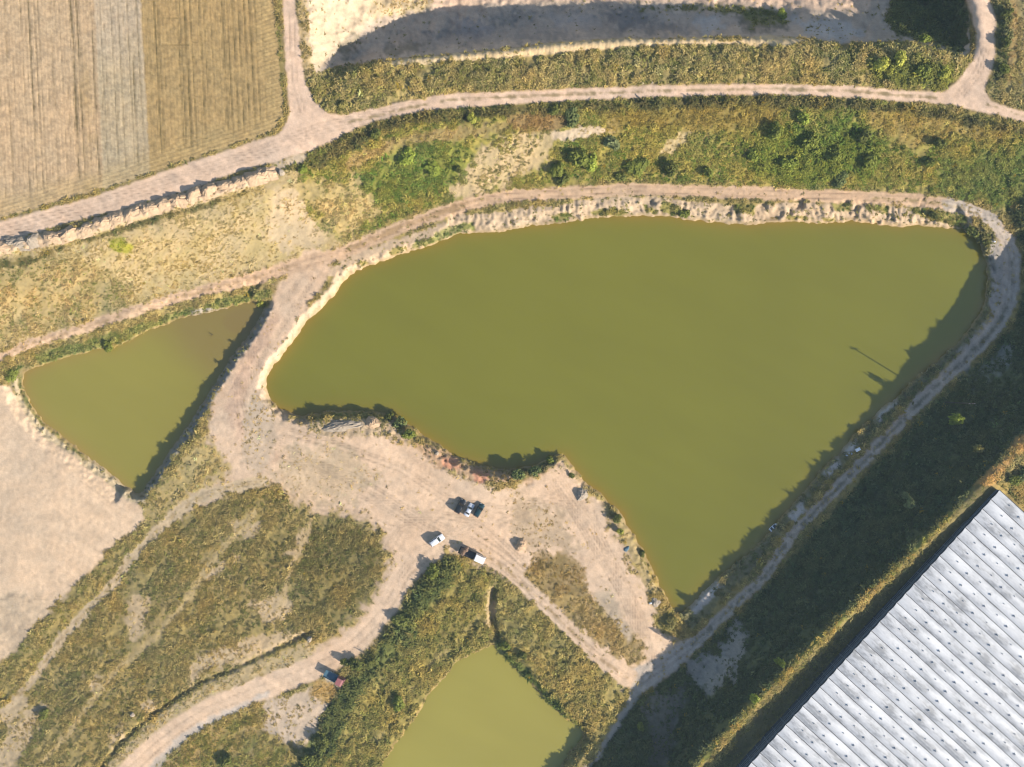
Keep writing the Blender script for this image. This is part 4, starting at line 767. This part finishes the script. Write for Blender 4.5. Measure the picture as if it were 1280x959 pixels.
def car(u, v, dx, dy, L, Wd, Hh, pm_, label, cat, style='suv'):
    zz = ground_mean(u, v, 5); root = empty('parked_car', W(u, v, zz + 0.02), math.atan2(-dy, dx)); tag(root, label, cat, 'vehicles parked in the dirt clearing')
    h = Wd / 2; belt = Hh * 0.56; hood = Hh * 0.52; g = 0.22; x0, x1 = -L / 2, L / 2
    st = [(x0, h * .86, g + .12, belt * .90), (x0 + .12, h * .95, g, belt), (x0 + L * .2, h, g, belt + .02), (x1 - L * .34, h, g, belt), (x1 - L * .28, h, g, hood + .03), (x1 - .5, h * .97, g, hood - .03), (x1 - .12, h * .90, g + .04, hood - .12), (x1, h * .80, g + .14, hood - .22)]
    MB().loft([ring(*s_) for s_ in st]).build('body', pm_, root, True)
    # cabin: pillars and roof in the body colour, glass set proud of it
    xa = x0 + (0.10 if style == 'suv' else L * .16); xb = x1 - L * .27; rb0 = xa + (0.28 if style == 'suv' else 0.65); rf = xb - L * .145; hb, ht = h * .93, h * .76; zt = Hh
    b0 = [(xa, -hb, belt - .03), (xb, -hb, belt - .03), (xb, hb, belt - .03), (xa, hb, belt - .03)]; t0 = [(rb0, -ht, zt - .05), (rf, -ht, zt - .05), (rf, ht, zt - .05), (rb0, ht, zt - .05)]
    MB().loft([b0, t0]).build('cabin', pm_, root, False)
    MB().loft([[(rb0 + .02, -ht * .98, zt - .05), (rf - .02, -ht * .98, zt - .05), (rf - .02, ht * .98, zt - .05), (rb0 + .02, ht * .98, zt - .05)], [(rb0 + .12, -ht * .86, zt + .03), (rf - .14, -ht * .86, zt + .03), (rf - .14, ht * .86, zt + .03), (rb0 + .12, ht * .86, zt + .03)]]).build('roof', pm_, root, True)
    def pane(name, a, b, c, d, k=0.02):
        n_ = (Vector(b) - Vector(a)).cross(Vector(d) - Vector(a)).normalized() * k
        cc = (Vector(a) + Vector(b) + Vector(c) + Vector(d)) / 4
        P_ = [cc + (Vector(p) - cc) * 0.88 for p in (a, b, c, d)]
        MB().loft([[p - n_ * .3 for p in P_], [p + n_ for p in P_]]).build(name, M_GLASS, root)
    pane('windscreen', b0[1], b0[2], t0[2], t0[1]); pane('rear_window', b0[3], b0[0], t0[0], t0[3])
    for s_ in (0, 1):
        A0, A1, B0, B1 = (b0[0], b0[1], t0[0], t0[1]) if s_ == 0 else (b0[2], b0[3], t0[2], t0[3])
        mid0 = tuple((Vector(A0) + Vector(A1)) / 2); mid1 = tuple((Vector(B0) + Vector(B1)) / 2)
        pane('side_window', A0, mid0, mid1, B0); pane('side_window', mid0, A1, B1, mid1)
    for s_ in (-1, 1):
        MB().box(x1 - .20, x1 - .04, s_ * h * .62 - .16, s_ * h * .62 + .16, hood - .24, hood - .10, .02, .02).build('headlight', M_HEAD, root)
        MB().box(x0 - .01, x0 + .08, s_ * h * .72 - .12, s_ * h * .72 + .12, belt - .22, belt - .05).build('tail_light', M_TAIL, root)
        MB().box(xb - .45, xb - .28, s_ * (h + .10) - .09, s_ * (h + .10) + .09, belt - .02, belt + .12, .02, .02).build('mirror', pm_, root)
    MB().box(x1 - .08, x1 + .03, -h * .78, h * .78, g, g + .22).build('bumper', M_TRIM, root); MB().box(x0 - .03, x0 + .08, -h * .84, h * .84, g, g + .24).build('bumper', M_TRIM, root)
    for wx in (x0 + L * .19, x1 - L * .19):
        for s_ in (-1, 1): wheel(root, wx, s_ * (h - .12), 0.35)
    return root
car(575.5, 632.5, 160, -290, 4.7, 1.95, 1.95, M_BLACK, 'black tall off-road car left of the silver hatchback, windows facing the sun', 'car')
car(586.6, 637.0, 160, -290, 4.3, 1.80, 1.50, M_SILVER, 'silver hatchback parked between two dark cars', 'car', 'hatch')
car(599.0, 637.5, 160, -270, 4.5, 1.90, 1.70, M_TEAL, 'dark teal car right of the silver hatchback', 'car')
car(546.5, 675.0, 310, -205, 4.9, 1.95, 1.85, M_WHITE, 'white estate car alone where the access road meets the clearing', 'car')

M_PLANK = mat('dark_bed_planks', (0.05, 0.05, 0.055), 0.85, 0.2, noise=0.3); M_BROWN = mat('brown_brush', (0.20, 0.135, 0.095), 0.95, 0.1, noise=0.45, nscale=2.5, bump=0.8)
def lorry(u, v, dx, dy, L, cabL, Wd, cabH, bedH, cab_m, bed_m, label, name='flatbed_lorry', side=0.5):
    zz = ground_mean(u, v, 5); root = empty(name, W(u, v, zz + 0.02), math.atan2(-dy, dx)); tag(root, label, 'truck', 'vehicles parked in the dirt clearing' if name == 'flatbed_lorry' else None)
    x1 = L / 2; x0 = -L / 2; h = Wd / 2; cb = x1 - cabL
    c = MB().loft([ring(cb, h * .97, .55, cabH * .97), ring(cb + .12, h, .5, cabH), ring(x1 - .75, h, .5, cabH), ring(x1 - .25, h * .97, .5, cabH * .93), ring(x1 - .12, h * .96, .5, cabH * .60), ring(x1, h * .92, .55, cabH * .52)]).build('cab', cab_m, root, False)
    MB().loft([[(x1 - .10, -h * .82, cabH * .62), (x1 - .10, h * .82, cabH * .62), (x1 - .23, h * .80, cabH * .90), (x1 - .23, -h * .80, cabH * .90)], [(x1 - .06, -h * .82, cabH * .62), (x1 - .06, h * .82, cabH * .62), (x1 - .18, h * .80, cabH * .91), (x1 - .18, -h * .80, cabH * .91)]]).build('windscreen', M_GLASS, c)
    for s_ in (-1, 1):
        MB().box(cb + .5, x1 - .8, s_ * h - .012, s_ * h + .012, cabH * .60, cabH * .86).build('side_window', M_GLASS, c)
        MB().box(x1 - .1, x1 + .02, s_ * h * .68 - .16, s_ * h * .68 + .16, .75, .95).build('headlight', M_HEAD, c)
        MB().box(x1 - .5, x1 - .42, s_ * (h + .16) - .1, s_ * (h + .16) + .1, cabH * .6, cabH * .85).build('mirror', M_TRIM, c)
    MB().box(x0, x1 - .3, -.42, .42, .45, .70).build('chassis', M_TRIM, root)
    b = MB().box(x0, cb - .12, -h, h, bedH - .12, bedH).build('load_bed', bed_m, root)
    MB().box(x0, cb - .12, -h - .05, -h, bedH - .10, bedH + side).build('side_board', bed_m, b); MB().box(x0, cb - .12, h, h + .05, bedH - .10, bedH + side).build('side_board', bed_m, b)
    MB().box(x0 - .05, x0, -h, h, bedH - .10, bedH + side).build('tailgate', bed_m, b); MB().box(cb - .17, cb - .12, -h, h, bedH + .003, bedH + side + .35).build('headboard', bed_m, b)
    for wx in (x0 + L * .16, x0 + L * .30, x1 - cabL * .55) if L > 7.5 else (x0 + L * .22, x1 - cabL * .5):
        for s_ in (-1, 1): wheel(root, wx, s_ * (h - .16), 0.46, 0.28)
    return root
tr = lorry(590.5, 693.0, 0.915, 0.405, 8.6, 3.3, 2.1, 2.75, 1.1, M_WHITE, M_PLANK, 'flatbed lorry with white cab beside the tall weeds')
def lump(name, m, rx, ry, rh, seed, n_=14, amp=0.18, sharp=2.0, base=0.35):
    """an uneven heap standing on the ground, as one closed-looking skin"""
    r_ = np.random.default_rng(seed); V = []; F = []; ph = r_.random(8) * 6.28
    nr = 7
    for i in range(nr + 1):
        q = i / nr
        for k in range(n_):
            a = 6.2832 * k / n_; w_ = 1 + amp * (math.sin(2 * a + ph[0]) + 0.7 * math.sin(3 * a + ph[1]) + 0.5 * math.sin(5 * a + ph[2]))
            zz = rh * (1 - q ** sharp) - base * q ** 4 + rh * amp * 0.6 * r_.normal() * (0.3 + q * (1 - q) * 3) * (1 if 0 < i < nr else 0)
            V.append((rx * q * w_ * math.cos(a), ry * q * w_ * math.sin(a), zz))
    for i in range(nr):
        for k in range(n_): F.append((i * n_ + k, (i + 1) * n_ + k, (i + 1) * n_ + (k + 1) % n_, i * n_ + (k + 1) % n_))
    return new_mesh(name, V, F, m, False)
zz = ground_mean(579.5, 689, 5)
o = add_obj('brush_load', lump('brush_load', M_BROWN, 1.45, 1.25, 1.35, 3, 18, 0.22, 2.4, 0.0), None, W(579.8, 688.4, zz + 1.14), 0.3); tag(o, 'heap of brown brushwood on the back of the white-cabbed lorry', 'brushwood')
lorry(419.0, 845.5, 0.87, 0.46, 6.6, 2.4, 2.25, 2.75, 1.0, M_RED, M_BLUE, 'small truck with red cab and blue bed on the access road', 'dump_truck', 0.6)

# ------------------------------------------------------------------ boat and small things on the shaded bank
M_BOAT = mat('white_boat_shell', (0.75, 0.76, 0.77), 0.4, 0.4, noise=0.08); M_BOATIN = mat('dark_boat_floor', (0.07, 0.08, 0.09), 0.8, 0.2, noise=0.2)
bt = empty('rowing_boat', W(967.0, 658.5, 0.0), math.atan2(230, 250)); tag(bt, 'small white rowing boat moored at the shaded bank', 'boat')
hull = MB(); L_, B_ = 1.75, 0.68
st = [(-L_, B_ * .82), (-L_ * .6, B_), (0, B_), (L_ * .5, B_ * .86), (L_ * .85, B_ * .45), (L_, B_ * .12)]
hull.loft([[(x, -b * .7, -.12), (x, b * .7, -.12), (x, b, .34 + .1 * max(x, 0) / L_), (x, -b, .34 + .1 * max(x, 0) / L_)] for x, b in st]); hb_ = hull.build('hull', M_BOAT, bt)
MB().loft([[(x, -b * .80, .345 + .1 * max(x, 0) / L_), (x, b * .80, .345 + .1 * max(x, 0) / L_), (x, b * .80, .352 + .1 * max(x, 0) / L_), (x, -b * .80, .352 + .1 * max(x, 0) / L_)] for x, b in st[:5]]).build('floor', M_BOATIN, bt)
for x in (-1.45, -.35): MB().box(x - .16, x + .16, -B_ * .86, B_ * .86, .36, .42).build('seat', M_BOAT, bt)
MB().box(.75, 1.5, -.42, .42, .44, .49).build('foredeck', M_BOAT, bt)
M_SHEET = mat('white_sheet', (0.78, 0.79, 0.80), 0.7, 0.2, noise=0.08, nscale=2, bump=0.4); M_BLUEBAG = mat('blue_sheet', (0.07, 0.13, 0.17), 0.6, 0.3, noise=0.3, nscale=2, bump=0.5); M_PALEBAG = mat('pale_plastic', (0.42, 0.45, 0.52), 0.6, 0.3, noise=0.15, nscale=3)
def bundle(name, u, v, m, rx, ry, rh, rz, seed, label, cat, group=None):
    zz = ground_mean(u, v, 1); o = add_obj(name, lump(name, m, rx, ry, rh, seed, 10, 0.14, 5.0, 0.3), None, W(u, v, zz), rz); return tag(o, label, cat, group)
zz = ground_mean(1072, 562, 2); o = MB().loft([[(-.75, -.45, -.2), (.75, -.45, -.2), (.75, .45, -.2), (-.75, .45, -.2)], [(-.75, -.45, .45), (.75, -.45, .50), (.75, .45, .42), (-.75, .45, .48)], [(-.6, -.3, .55), (.6, -.32, .57), (.62, .3, .52), (-.6, .34, .56)]]).build('white_crate', M_SHEET); o.location = W(1072, 562, zz); o.rotation_euler[2] = 0.5; tag(o, 'bright white covered crate on the shaded bank', 'crate')
for k, (u, v, dn) in enumerate([(1058.5, 569.5, 'nearest the water'), (1061, 566.5, 'in the middle of the three'), (1064.5, 567, 'nearest the white crate')]): bundle('plastic_bag', u, v, M_PALEBAG, .42, .32, .35, k, 20 + k, 'small pale plastic bag on the shaded bank, ' + dn, 'bag', 'bags on the shaded bank')
bundle('tarpaulin', 783, 686.5, M_BLUEBAG, 1.3, .7, .35, 0.5, 31, 'crumpled blue tarpaulin on the spit near the water', 'tarpaulin')
bundle('white_sack', 813, 754, M_SHEET, .55, .45, .5, 0.2, 32, 'white sack among rubble at the tip of the spit', 'sack')
bundle('white_sack', 1243, 302, M_SHEET, .4, .35, .4, 0.2, 33, 'tiny white sack beside the shaded bend of the pond track', 'sack')

# ------------------------------------------------------------------ heaps and boulders
M_HEAP = mat('heap_soil', tuple(alb(210,180,147)), 0.95, 0.1, noise=0.16, nscale=0.9, bump=0.5); M_HEAPG = mat('grey_heap_soil', tuple(alb(176,162,144)), 0.95, 0.1, noise=0.16, nscale=0.9, bump=0.5)
M_ROCK = mat('pale_rock', tuple(alb(184,170,152)), 0.9, 0.2, noise=0.2, nscale=1.6, bump=0.6)
def spoil(name, m, la, lb_, h, seed):
    """a bulldozed heap: flat-topped ridge, steep toward the road (-y is the field side), long lit face to the other side"""
    r_ = np.random.default_rng(seed); nx, ny = 13, 13; V = []; F = []; jit = r_.normal(0, 1, (nx, ny)); j2 = np.convolve(r_.normal(0, 1, nx + 4), np.ones(5) / 2.2, 'valid')[:nx]; j2 -= j2.mean(); jit = (jit + np.roll(jit, 1, 0) + np.roll(jit, 1, 1)) / 1.9
    for i in range(nx):
        for j in range(ny):
            s_ = -1 + 2 * i / (nx - 1); t_ = -1 + 2 * j / (ny - 1)
            prof = min(1, max(0, (1 + t_) / 0.9)) ** 0.8 if t_ < -0.1 else max(0, 1 - ((t_ + 0.1) / 1.1) ** 1.7)
            ends = max(0, 1 - abs(s_ + 0.10 * j2[(j + 5) % nx]) ** 2.6)
            zz_ = h * prof * ends * (1 + 0.10 * j2[i]) + 0.17 * jit[i, j] * ends * prof - 0.35 * (1 - ends * prof)
            V.append((la * s_ * (1 + 0.05 * j2[(j * 3) % nx]), lb_ * t_ + 0.14 * j2[i], zz_))
    for i in range(nx - 1):
        for j in range(ny - 1): a = i * ny + j; F.append((a, a + ny, a + ny + 1, a + 1))
    return new_mesh(name, V, F, m, False)
HEAPS = [(-14,312),(3,309),(21,304),(41,301),(66,297),(86,292),(108,287),(128,278.5),(146,273),(166,267),(187,260.5),(205,255.5),(224,251),(242,244.5),(262,239),(284,232.5),(303,227),(319,222.5),(333,217)]
ORD = ['first', 'second', 'third', 'fourth', 'fifth', 'sixth', 'seventh', 'eighth', 'ninth', 'tenth', 'eleventh', 'twelfth', 'thirteenth', 'fourteenth', 'fifteenth', 'sixteenth', 'seventeenth', 'eighteenth', 'nineteenth']
for k, (u, v) in enumerate(HEAPS):
    nx_ = HEAPS[min(k + 1, len(HEAPS) - 1)]; pv_ = HEAPS[max(k - 1, 0)]; ang = math.atan2(-(nx_[1] - pv_[1]), nx_[0] - pv_[0])
    zz = ground_mean(u, v, 4); r_ = random.Random(k); la = 2.9 + r_.random() * 1.0
    if k == 3: la = 2.0
    if k in (4, 6): la = 3.0
    o = add_obj('spoil_heap', spoil('spoil_heap', M_HEAPG if k in (2, 3) else M_HEAP, la, 2.0 + 0.4 * r_.random(), 1.35 + 0.7 * r_.random() + (0.4 if k in (3, 14, 17) else 0), 100 + k), None, W(u, v, zz - 0.45), ang + r_.uniform(-.25, .25))
    lab = ('tan spoil heap cut by the left edge of the photo, row by the road' if k == 0 else 'grey peaked spoil heap in the row along the upper road' if k == 3 else 'last spoil heap of the row, nearest the road junction' if k == len(HEAPS) - 1 else 'spoil heap in the roadside row, %s from the road junction end' % ORD[len(HEAPS) - 1 - k])
    tag(o, lab, 'spoil heap', 'spoil heaps along the upper road')
def heap(u, v, rx, ry, h, rz, seed, m, label, name='earth_heap', cat='heap', n_=14):
    zz = ground_mean(u, v, 2); return tag(add_obj(name, lump(name, m, rx, ry, h, seed, n_, 0.16, 1.5, 0.4), None, W(u, v, zz - 0.05), rz), label, cat)
heap(651, 681.5, 2.4, 2.0, 1.9, 0.4, 41, M_HEAP, 'lone pale earth heap right of the parked vehicles')
heap(727, 618, 2.6, 2.0, 1.7, 0.2, 42, M_ROCK, 'grey rubble heap near the tip of the spit')
heap(819, 752, 2.4, 1.7, 1.0, -0.5, 43, M_ROCK, 'low rubble heap beside the white sack at the shore')
heap(428, 532, 6.2, 2.2, 1.3, 0.05, 44, M_HEAPG, 'long grey earth bank along the south shore of the large pond', n_=20)
heap(466, 529, 2.6, 2.0, 1.5, 0.3, 45, M_HEAP, 'small tan heap beside the shore bushes')
def rock(u, v, r0, seed, label, m=None, group=None):
    zz = ground_mean(u, v, 1); return tag(add_obj('boulder', lump('boulder', m or M_ROCK, r0, r0 * .8, r0 * 1.1, seed, 9, 0.12, 3.5, 0.3), None, W(u, v, zz - 0.05), seed), label, 'boulder', group)
rock(387, 799, 1.1, 51, 'pale boulder at the upper end of the roadside ditch')
rock(546, 567, .8, 52, 'whitish boulder on the red earth bank at the shore')
rock(815, 103.5, .5, 53, 'small pale boulder on the berm side of the upper road')
rock(803, 104, .6, 54, 'flat tan boulder just left of a smaller one by the upper road')
rock(166, 893, .9, 55, 'whitish boulder beside the ditch in the meadow')
rock(352, 216, 1.2, 56, 'grey boulder below the road junction')

# ------------------------------------------------------------------ bushes and trees
M_LEAF = mat('bush_leaves', rough=0.75, spec=0.2, objcol=True, noise=0.35, nscale=0.9, trans=0.25); M_BARK = mat('bark', (0.09, 0.07, 0.05), 0.9, 0.1, noise=0.3)
def crown_mesh(seed, n_, lobes, tall=1.0, leaf=0.16):
    r_ = np.random.default_rng(seed); C_ = [(0, 0, 0.55 * tall, 0.62)] + [(0.62 * math.cos(a) * r_.uniform(.6, 1), 0.62 * math.sin(a) * r_.uniform(.6, 1), tall * r_.uniform(.35, .95), r_.uniform(.30, .5)) for a in r_.random(lobes) * 6.28]
    V = np.empty((n_ * 4, 3)); wts = np.array([c[3] ** 2 for c in C_]); wts /= wts.sum()
    for k in range(n_):
        c = C_[r_.choice(len(C_), p=wts)]; d = r_.normal(size=3); d[2] = abs(d[2]) * 0.9 - 0.25; d /= np.linalg.norm(d); rad = c[3] * r_.uniform(0.55, 1.08)
        p = np.array(c[:3]) + d * rad * np.array([1, 1, 0.8 * tall]); p[2] = max(p[2], 0.04)
        nrm = d * 0.8 + r_.normal(size=3) * 0.5 + np.array([0, 0, .35]); nrm /= np.linalg.norm(nrm); a = np.cross(nrm, r_.normal(size=3)); a /= np.linalg.norm(a); b = np.cross(nrm, a); s_ = leaf * r_.uniform(.6, 1.3)
        V[k * 4:k * 4 + 4] = [p - a * s_, p - b * s_ * .6, p + a * s_, p + b * s_ * .6]
    return new_mesh('crown', V, np.arange(n_ * 4).reshape(-1, 4), M_LEAF)
CROWNS = [crown_mesh(200 + k, 520, 6 + k % 3, 1.0) for k in range(5)]; TALL = [crown_mesh(220 + k, 600, 8, 1.5) for k in range(2)]
tk = MB().tube((0, 0, -0.3), (0.02, 0.01, .5), .07, .045, 7)
for a in (0.3, 2.2, 4.4): tk.tube((0.02, 0.01, .38), (.34 * math.cos(a), .34 * math.sin(a), .78), .035, .012, 6)
tko = tk.build('trunk', M_BARK); TRUNK = tko.data; bpy.data.objects.remove(tko)
TINT = {'g': (110,116,48), 'b': (128,138,54), 'd': (96,100,46), 'y': (150,150,64), 's': (122,128,82), 'o': (128,120,66), 'n': (98,106,60)}
def bush(u, v, r_px, hgt, tint, label, name='bush', grp=None, tall=False):
    zz = ground_mean(u, v, 1); r_m = r_px * S * 1.12; hgt = hgt * 1.15; rr = random.Random(int(u * 13 + v * 7))
    root = empty(name, W(u, v, zz - 0.05), rr.random() * 6.28); tag(root, label, 'tree' if name.endswith('tree') else 'bush', grp)
    c = add_obj('crown', rr.choice(TALL if tall else CROWNS), root); hs = hgt / (1.75 if tall else 1.15); c.scale = (r_m, r_m * rr.uniform(.8, 1.1), hs)
    col = alb(*TINT[tint]) * 1.85 * rr.uniform(.85, 1.15); c.color = (*np.clip(col, 0, .6), 1)
    t_ = add_obj('trunk', TRUNK, root); t_.scale = (r_m, r_m, hs)
    return root
SL = 'bushes on the slope above the large pond'; SH = 'bushes along the pond shore'; EM = 'bushes on the shaded embankment'; BM = 'bushes on the berm and road verges'; LM = 'bushes in the lower meadow'
for row in [
 (722,200,12,3.6,'g','largest dark bush on the slope, left of the grey-green one',SL), (738,205,12,3.2,'b','bright green bush touching the largest slope bush on its right',SL), (764,180,11,2.4,'s','grey-green rounded bush upper right of the largest slope bush',SL),
 (697,213,9,2.6,'g','green bush lower left of the largest slope bush',SL), (703,226,8,2.0,'d','dark bush at the slope foot left of the largest one',SL), (797,208,14,2.0,'g','wide low green bush left of the dark round bush at slope foot',SL),
 (836,213,9,3.4,'d','dark round bush casting a black shadow near the slope foot',SL), (884,217,8,2.4,'g','small round bush right of the dark round bush at slope foot',SL), (775,222,7,1.8,'d','small dark bush on the track verge below the slope bushes',SL),
 (714,147,12,1.8,'n','blue-green low bush just below the upper road',SL), (692,138,7,1.5,'d','small dark bush left of the blue-green one below the road',SL),
 (965,166,10,3.2,'g','green bush on the slope with deep shadow, leftmost of the dense eastern stand',SL), (1002,150,9,2.6,'b','upper bush of the dense eastern slope stand, light green',SL), (1010,180,11,3.2,'g','tall bush in the centre of the dense eastern slope stand',SL),
 (985,205,10,2.4,'b','bright bush low in the dense eastern slope stand',SL), (1040,195,9,2.6,'g','middle right bush of the dense eastern slope stand',SL), (1078,172,9,2.8,'d','dark bush at the right end of the dense eastern stand',SL),
 (1085,205,10,2.4,'g','green bush low at the right end of the eastern stand',SL), (1048,225,11,1.8,'n','dull green bush just above the pond track, eastern slope',SL), (940,195,9,2.0,'b','light green bush left of the dense eastern stand',SL),
 (1172,180,8,2.4,'d','dark bush heading the diagonal shadow line on the right slope',SL), (1160,205,7,1.8,'g','green bush halfway down the diagonal line on the right slope',SL), (508,196,11,1.6,'b','low vivid green thicket on the slope below the field corner',SL),
 (540,210,12,1.6,'b','low vivid green thicket in the middle of the green slope patch',SL), (575,214,5,2.0,'d','small dark bush at the right end of the green slope patch',SL), (380,213,6,1.6,'b','bright green bush on the verge below the road junction',SL), (470,168,7,1.8,'d','dark bush on the slope crest right of the junction',SL), (590,150,7,2.0,'y','yellow-green bush hanging below the upper road',SL),
 (430,132,6,1.8,'o','olive bush at the inner corner of the road junction',BM), (1098,82,9,2.4,'y','yellow-green bush at the left of the bright berm clump',BM), (1122,76,9,2.6,'y','yellow-green bush in the middle of the bright berm clump',BM), (1150,92,9,2.4,'g','green bush at the right of the bright berm clump',BM), (1176,92,8,2.0,'y','yellow bush at the berm end beside the road fork',BM),
 (1153,51,7,2.4,'b','bright bush on the rim of the dark pit corner',BM), (1252,88,7,2.2,'g','bush in the verge at the road fork on the right',BM), (1253,55,7,3.0,'d','dark verge bush halfway up the right branch road',BM), (1254,20,7,3.2,'d','dark verge bush near the top right corner',BM), (977,20,7,1.6,'b','yellow-green bush inside the pit near its far bank',BM),
 (487,521,7,2.4,'d','dark shore bush at the left of the waterside clump',SH), (500,529,10,3.2,'n','large grey-green shore bush in the middle of the waterside clump',SH), (511,543,8,2.6,'g','shore bush at the lower right of the waterside clump',SH),
 (648,593,9,2.0,'n','grey-green shore bush left in the clump behind the parked cars',SH), (668,588,9,2.2,'n','grey-green shore bush in the clump left of the spit tip',SH), (688,576,6,2.0,'g','green bush at the very tip of the spit',SH), (771,648,6,2.2,'d','dark bush on the spit shore, upper one',SH), (774,664,5,1.6,'y','yellow-green bush on the spit shore, just below the dark one',SH),
 (802,692,5,1.4,'d','dark bush halfway down the spit shore',SH), (714,594,4,1.2,'d','small bush on the bare spit near its tip',SH), (838,778,9,1.8,'o','olive bush at the pointed southern end of the large pond',SH), (1212,291,8,2.2,'d','dark bush at the upper right corner of the large pond',SH),
 (855,268,7,1.5,'g','green bush at the waterline of the north shore',SH), (1165,270,6,1.6,'d','dark bush on the pale north-east shore',SH), (18,470,8,1.8,'g','bush at the left corner of the triangular pond',SH), (136,433,8,1.8,'g','bush on the north bank of the triangular pond',SH), (327,381,5,1.4,'y','yellowish bush at the right corner of the triangular pond',SH),
 (1183,523,8,8.5,'b','bright sunlit treetop alone on the shaded embankment',EM), (1126,618,5,5.6,'s','small sunlit treetop, upper of a pair near the ridge',EM), (1131,628,6,5.2,'s','small sunlit treetop, lower of a pair near the ridge',EM), (1215,560,6,5.0,'o','dim treetop near the orange grass',EM), (969,822,5,6.0,'b','bright sunlit treetop below the ridge above the lower track',EM), (938,867,5,6.0,'b','sunlit treetop close to the greenhouse shadow',EM), (800,904,5,3.2,'g','green bush between the shaded tracks at the bottom',EM),
 (1264,600,8,2.4,'g','green bush beside the upper corner of the greenhouse',EM), (1276,592,8,2.2,'n','bush cut by the right edge above the greenhouse',EM),
 (499,876,9,2.6,'g','green bush with dark shadow beside the lower pond',LM), (446,828,9,2.6,'d','dark roadside bush above the red-cabbed truck',LM), (432,826,6,2.0,'d','small dark bush touching the access road above the truck',LM), (652,818,6,1.8,'d','dark bush on the bank right of the lower pond tip',LM), (630,806,8,2.2,'g','bush at the head of the lower pond',LM), (282,950,9,2.2,'d','dark bush at the bottom edge below the access road',LM),
 (540,712,10,2.2,'g','tall bush at the road corner below the white estate car',LM), (500,774,10,2.0,'d','dark bush on the right verge of the access road bend',LM), (405,925,10,3.0,'d','dark tree-like bush in the shaded belt at the bottom',LM), (388,948,10,3.0,'d','dark bush at the bottom edge in the shaded belt',LM), (57,892,7,1.6,'d','dark bush in the meadow beside the narrow track',LM)]:
    bush(*row[:5], row[5], 'tree' if row[3] > 4.5 else 'bush', row[6], row[3] > 4.5)
# dead branch standing in the triangular pond
M_WOOD = mat('dead_wood', (0.07, 0.06, 0.05), 0.9, 0.1, noise=0.3)
sn = MB().tube((0, 0, -1), (.3, .2, .7), .10, .05, 6).tube((.15, .1, .1), (-.7, .5, 1.0), .05, .02, 5).tube((.25, .15, .5), (1.0, -.1, 1.1), .04, .015, 5).tube((.1, .1, 0), (-.3, -.8, .6), .04, .015, 5).build('dead_branch', M_WOOD)
sn.location = W(265, 419, 0); tag(sn, 'dead branch sticking out of the triangular pond', 'branch')
# slim power pole on the embankment whose shadow crosses the water
tipu, tipv, tt = 1063.0, 433.0, 33.5
bx_, by_, _ = W(tipu, tipv, 0); bx_ += -SHX * tt; by_ += -SHY * tt; ztip = tt * math.tan(R(SUN_EL))
zi = ztip - 9.0
for _ in range(6):
    pu_ = 640 + bx_ / S / (1 - zi / H); pv_ = 479.5 - by_ / S / (1 - zi / H); zi = ground_mean(pu_, pv_, 1)
pole = empty('power_pole', (bx_, by_, zi)); tag(pole, 'slim wooden power pole standing on the shaded embankment', 'pole')
hp = ztip - zi
MB().tube((0, 0, -.5), (0, 0, hp), .20, .13, 8).build('shaft', M_WOOD, pole); MB().box(-1.1, 1.1, -.10, .10, hp - .8, hp - .58).build('crossarm', M_WOOD, pole)
for x in (-.8, 0, .8): MB().tube((x, 0, hp - .555), (x, 0, hp - .3), .05, .04, 6).build('insulator', M_PALEBAG, pole)
print('pole', hp, pu_, pv_)

# ------------------------------------------------------------------ thin summer haze: one box of air round the place
hz = MB().box(-2600, 2600, -2600, 2600, -10.0, H + 3.0).build('haze', None)
hm = bpy.data.materials.new('haze_air'); hm.use_nodes = True; hn = hm.node_tree
hn.nodes.remove(hn.nodes['Principled BSDF']); pv_n = hn.nodes.new('ShaderNodeVolumePrincipled')
pv_n.inputs['Color'].default_value = (0.62, 0.84, 1.0, 1); pv_n.inputs['Density'].default_value = 0.00012; pv_n.inputs['Anisotropy'].default_value = 0.0
hn.links.new(pv_n.outputs[0], hn.nodes['Material Output'].inputs['Volume'])
hz.data.materials.clear(); hz.data.materials.append(hm); tag(hz, 'thin bluish haze in the air over the ponds', None, None, 'stuff')
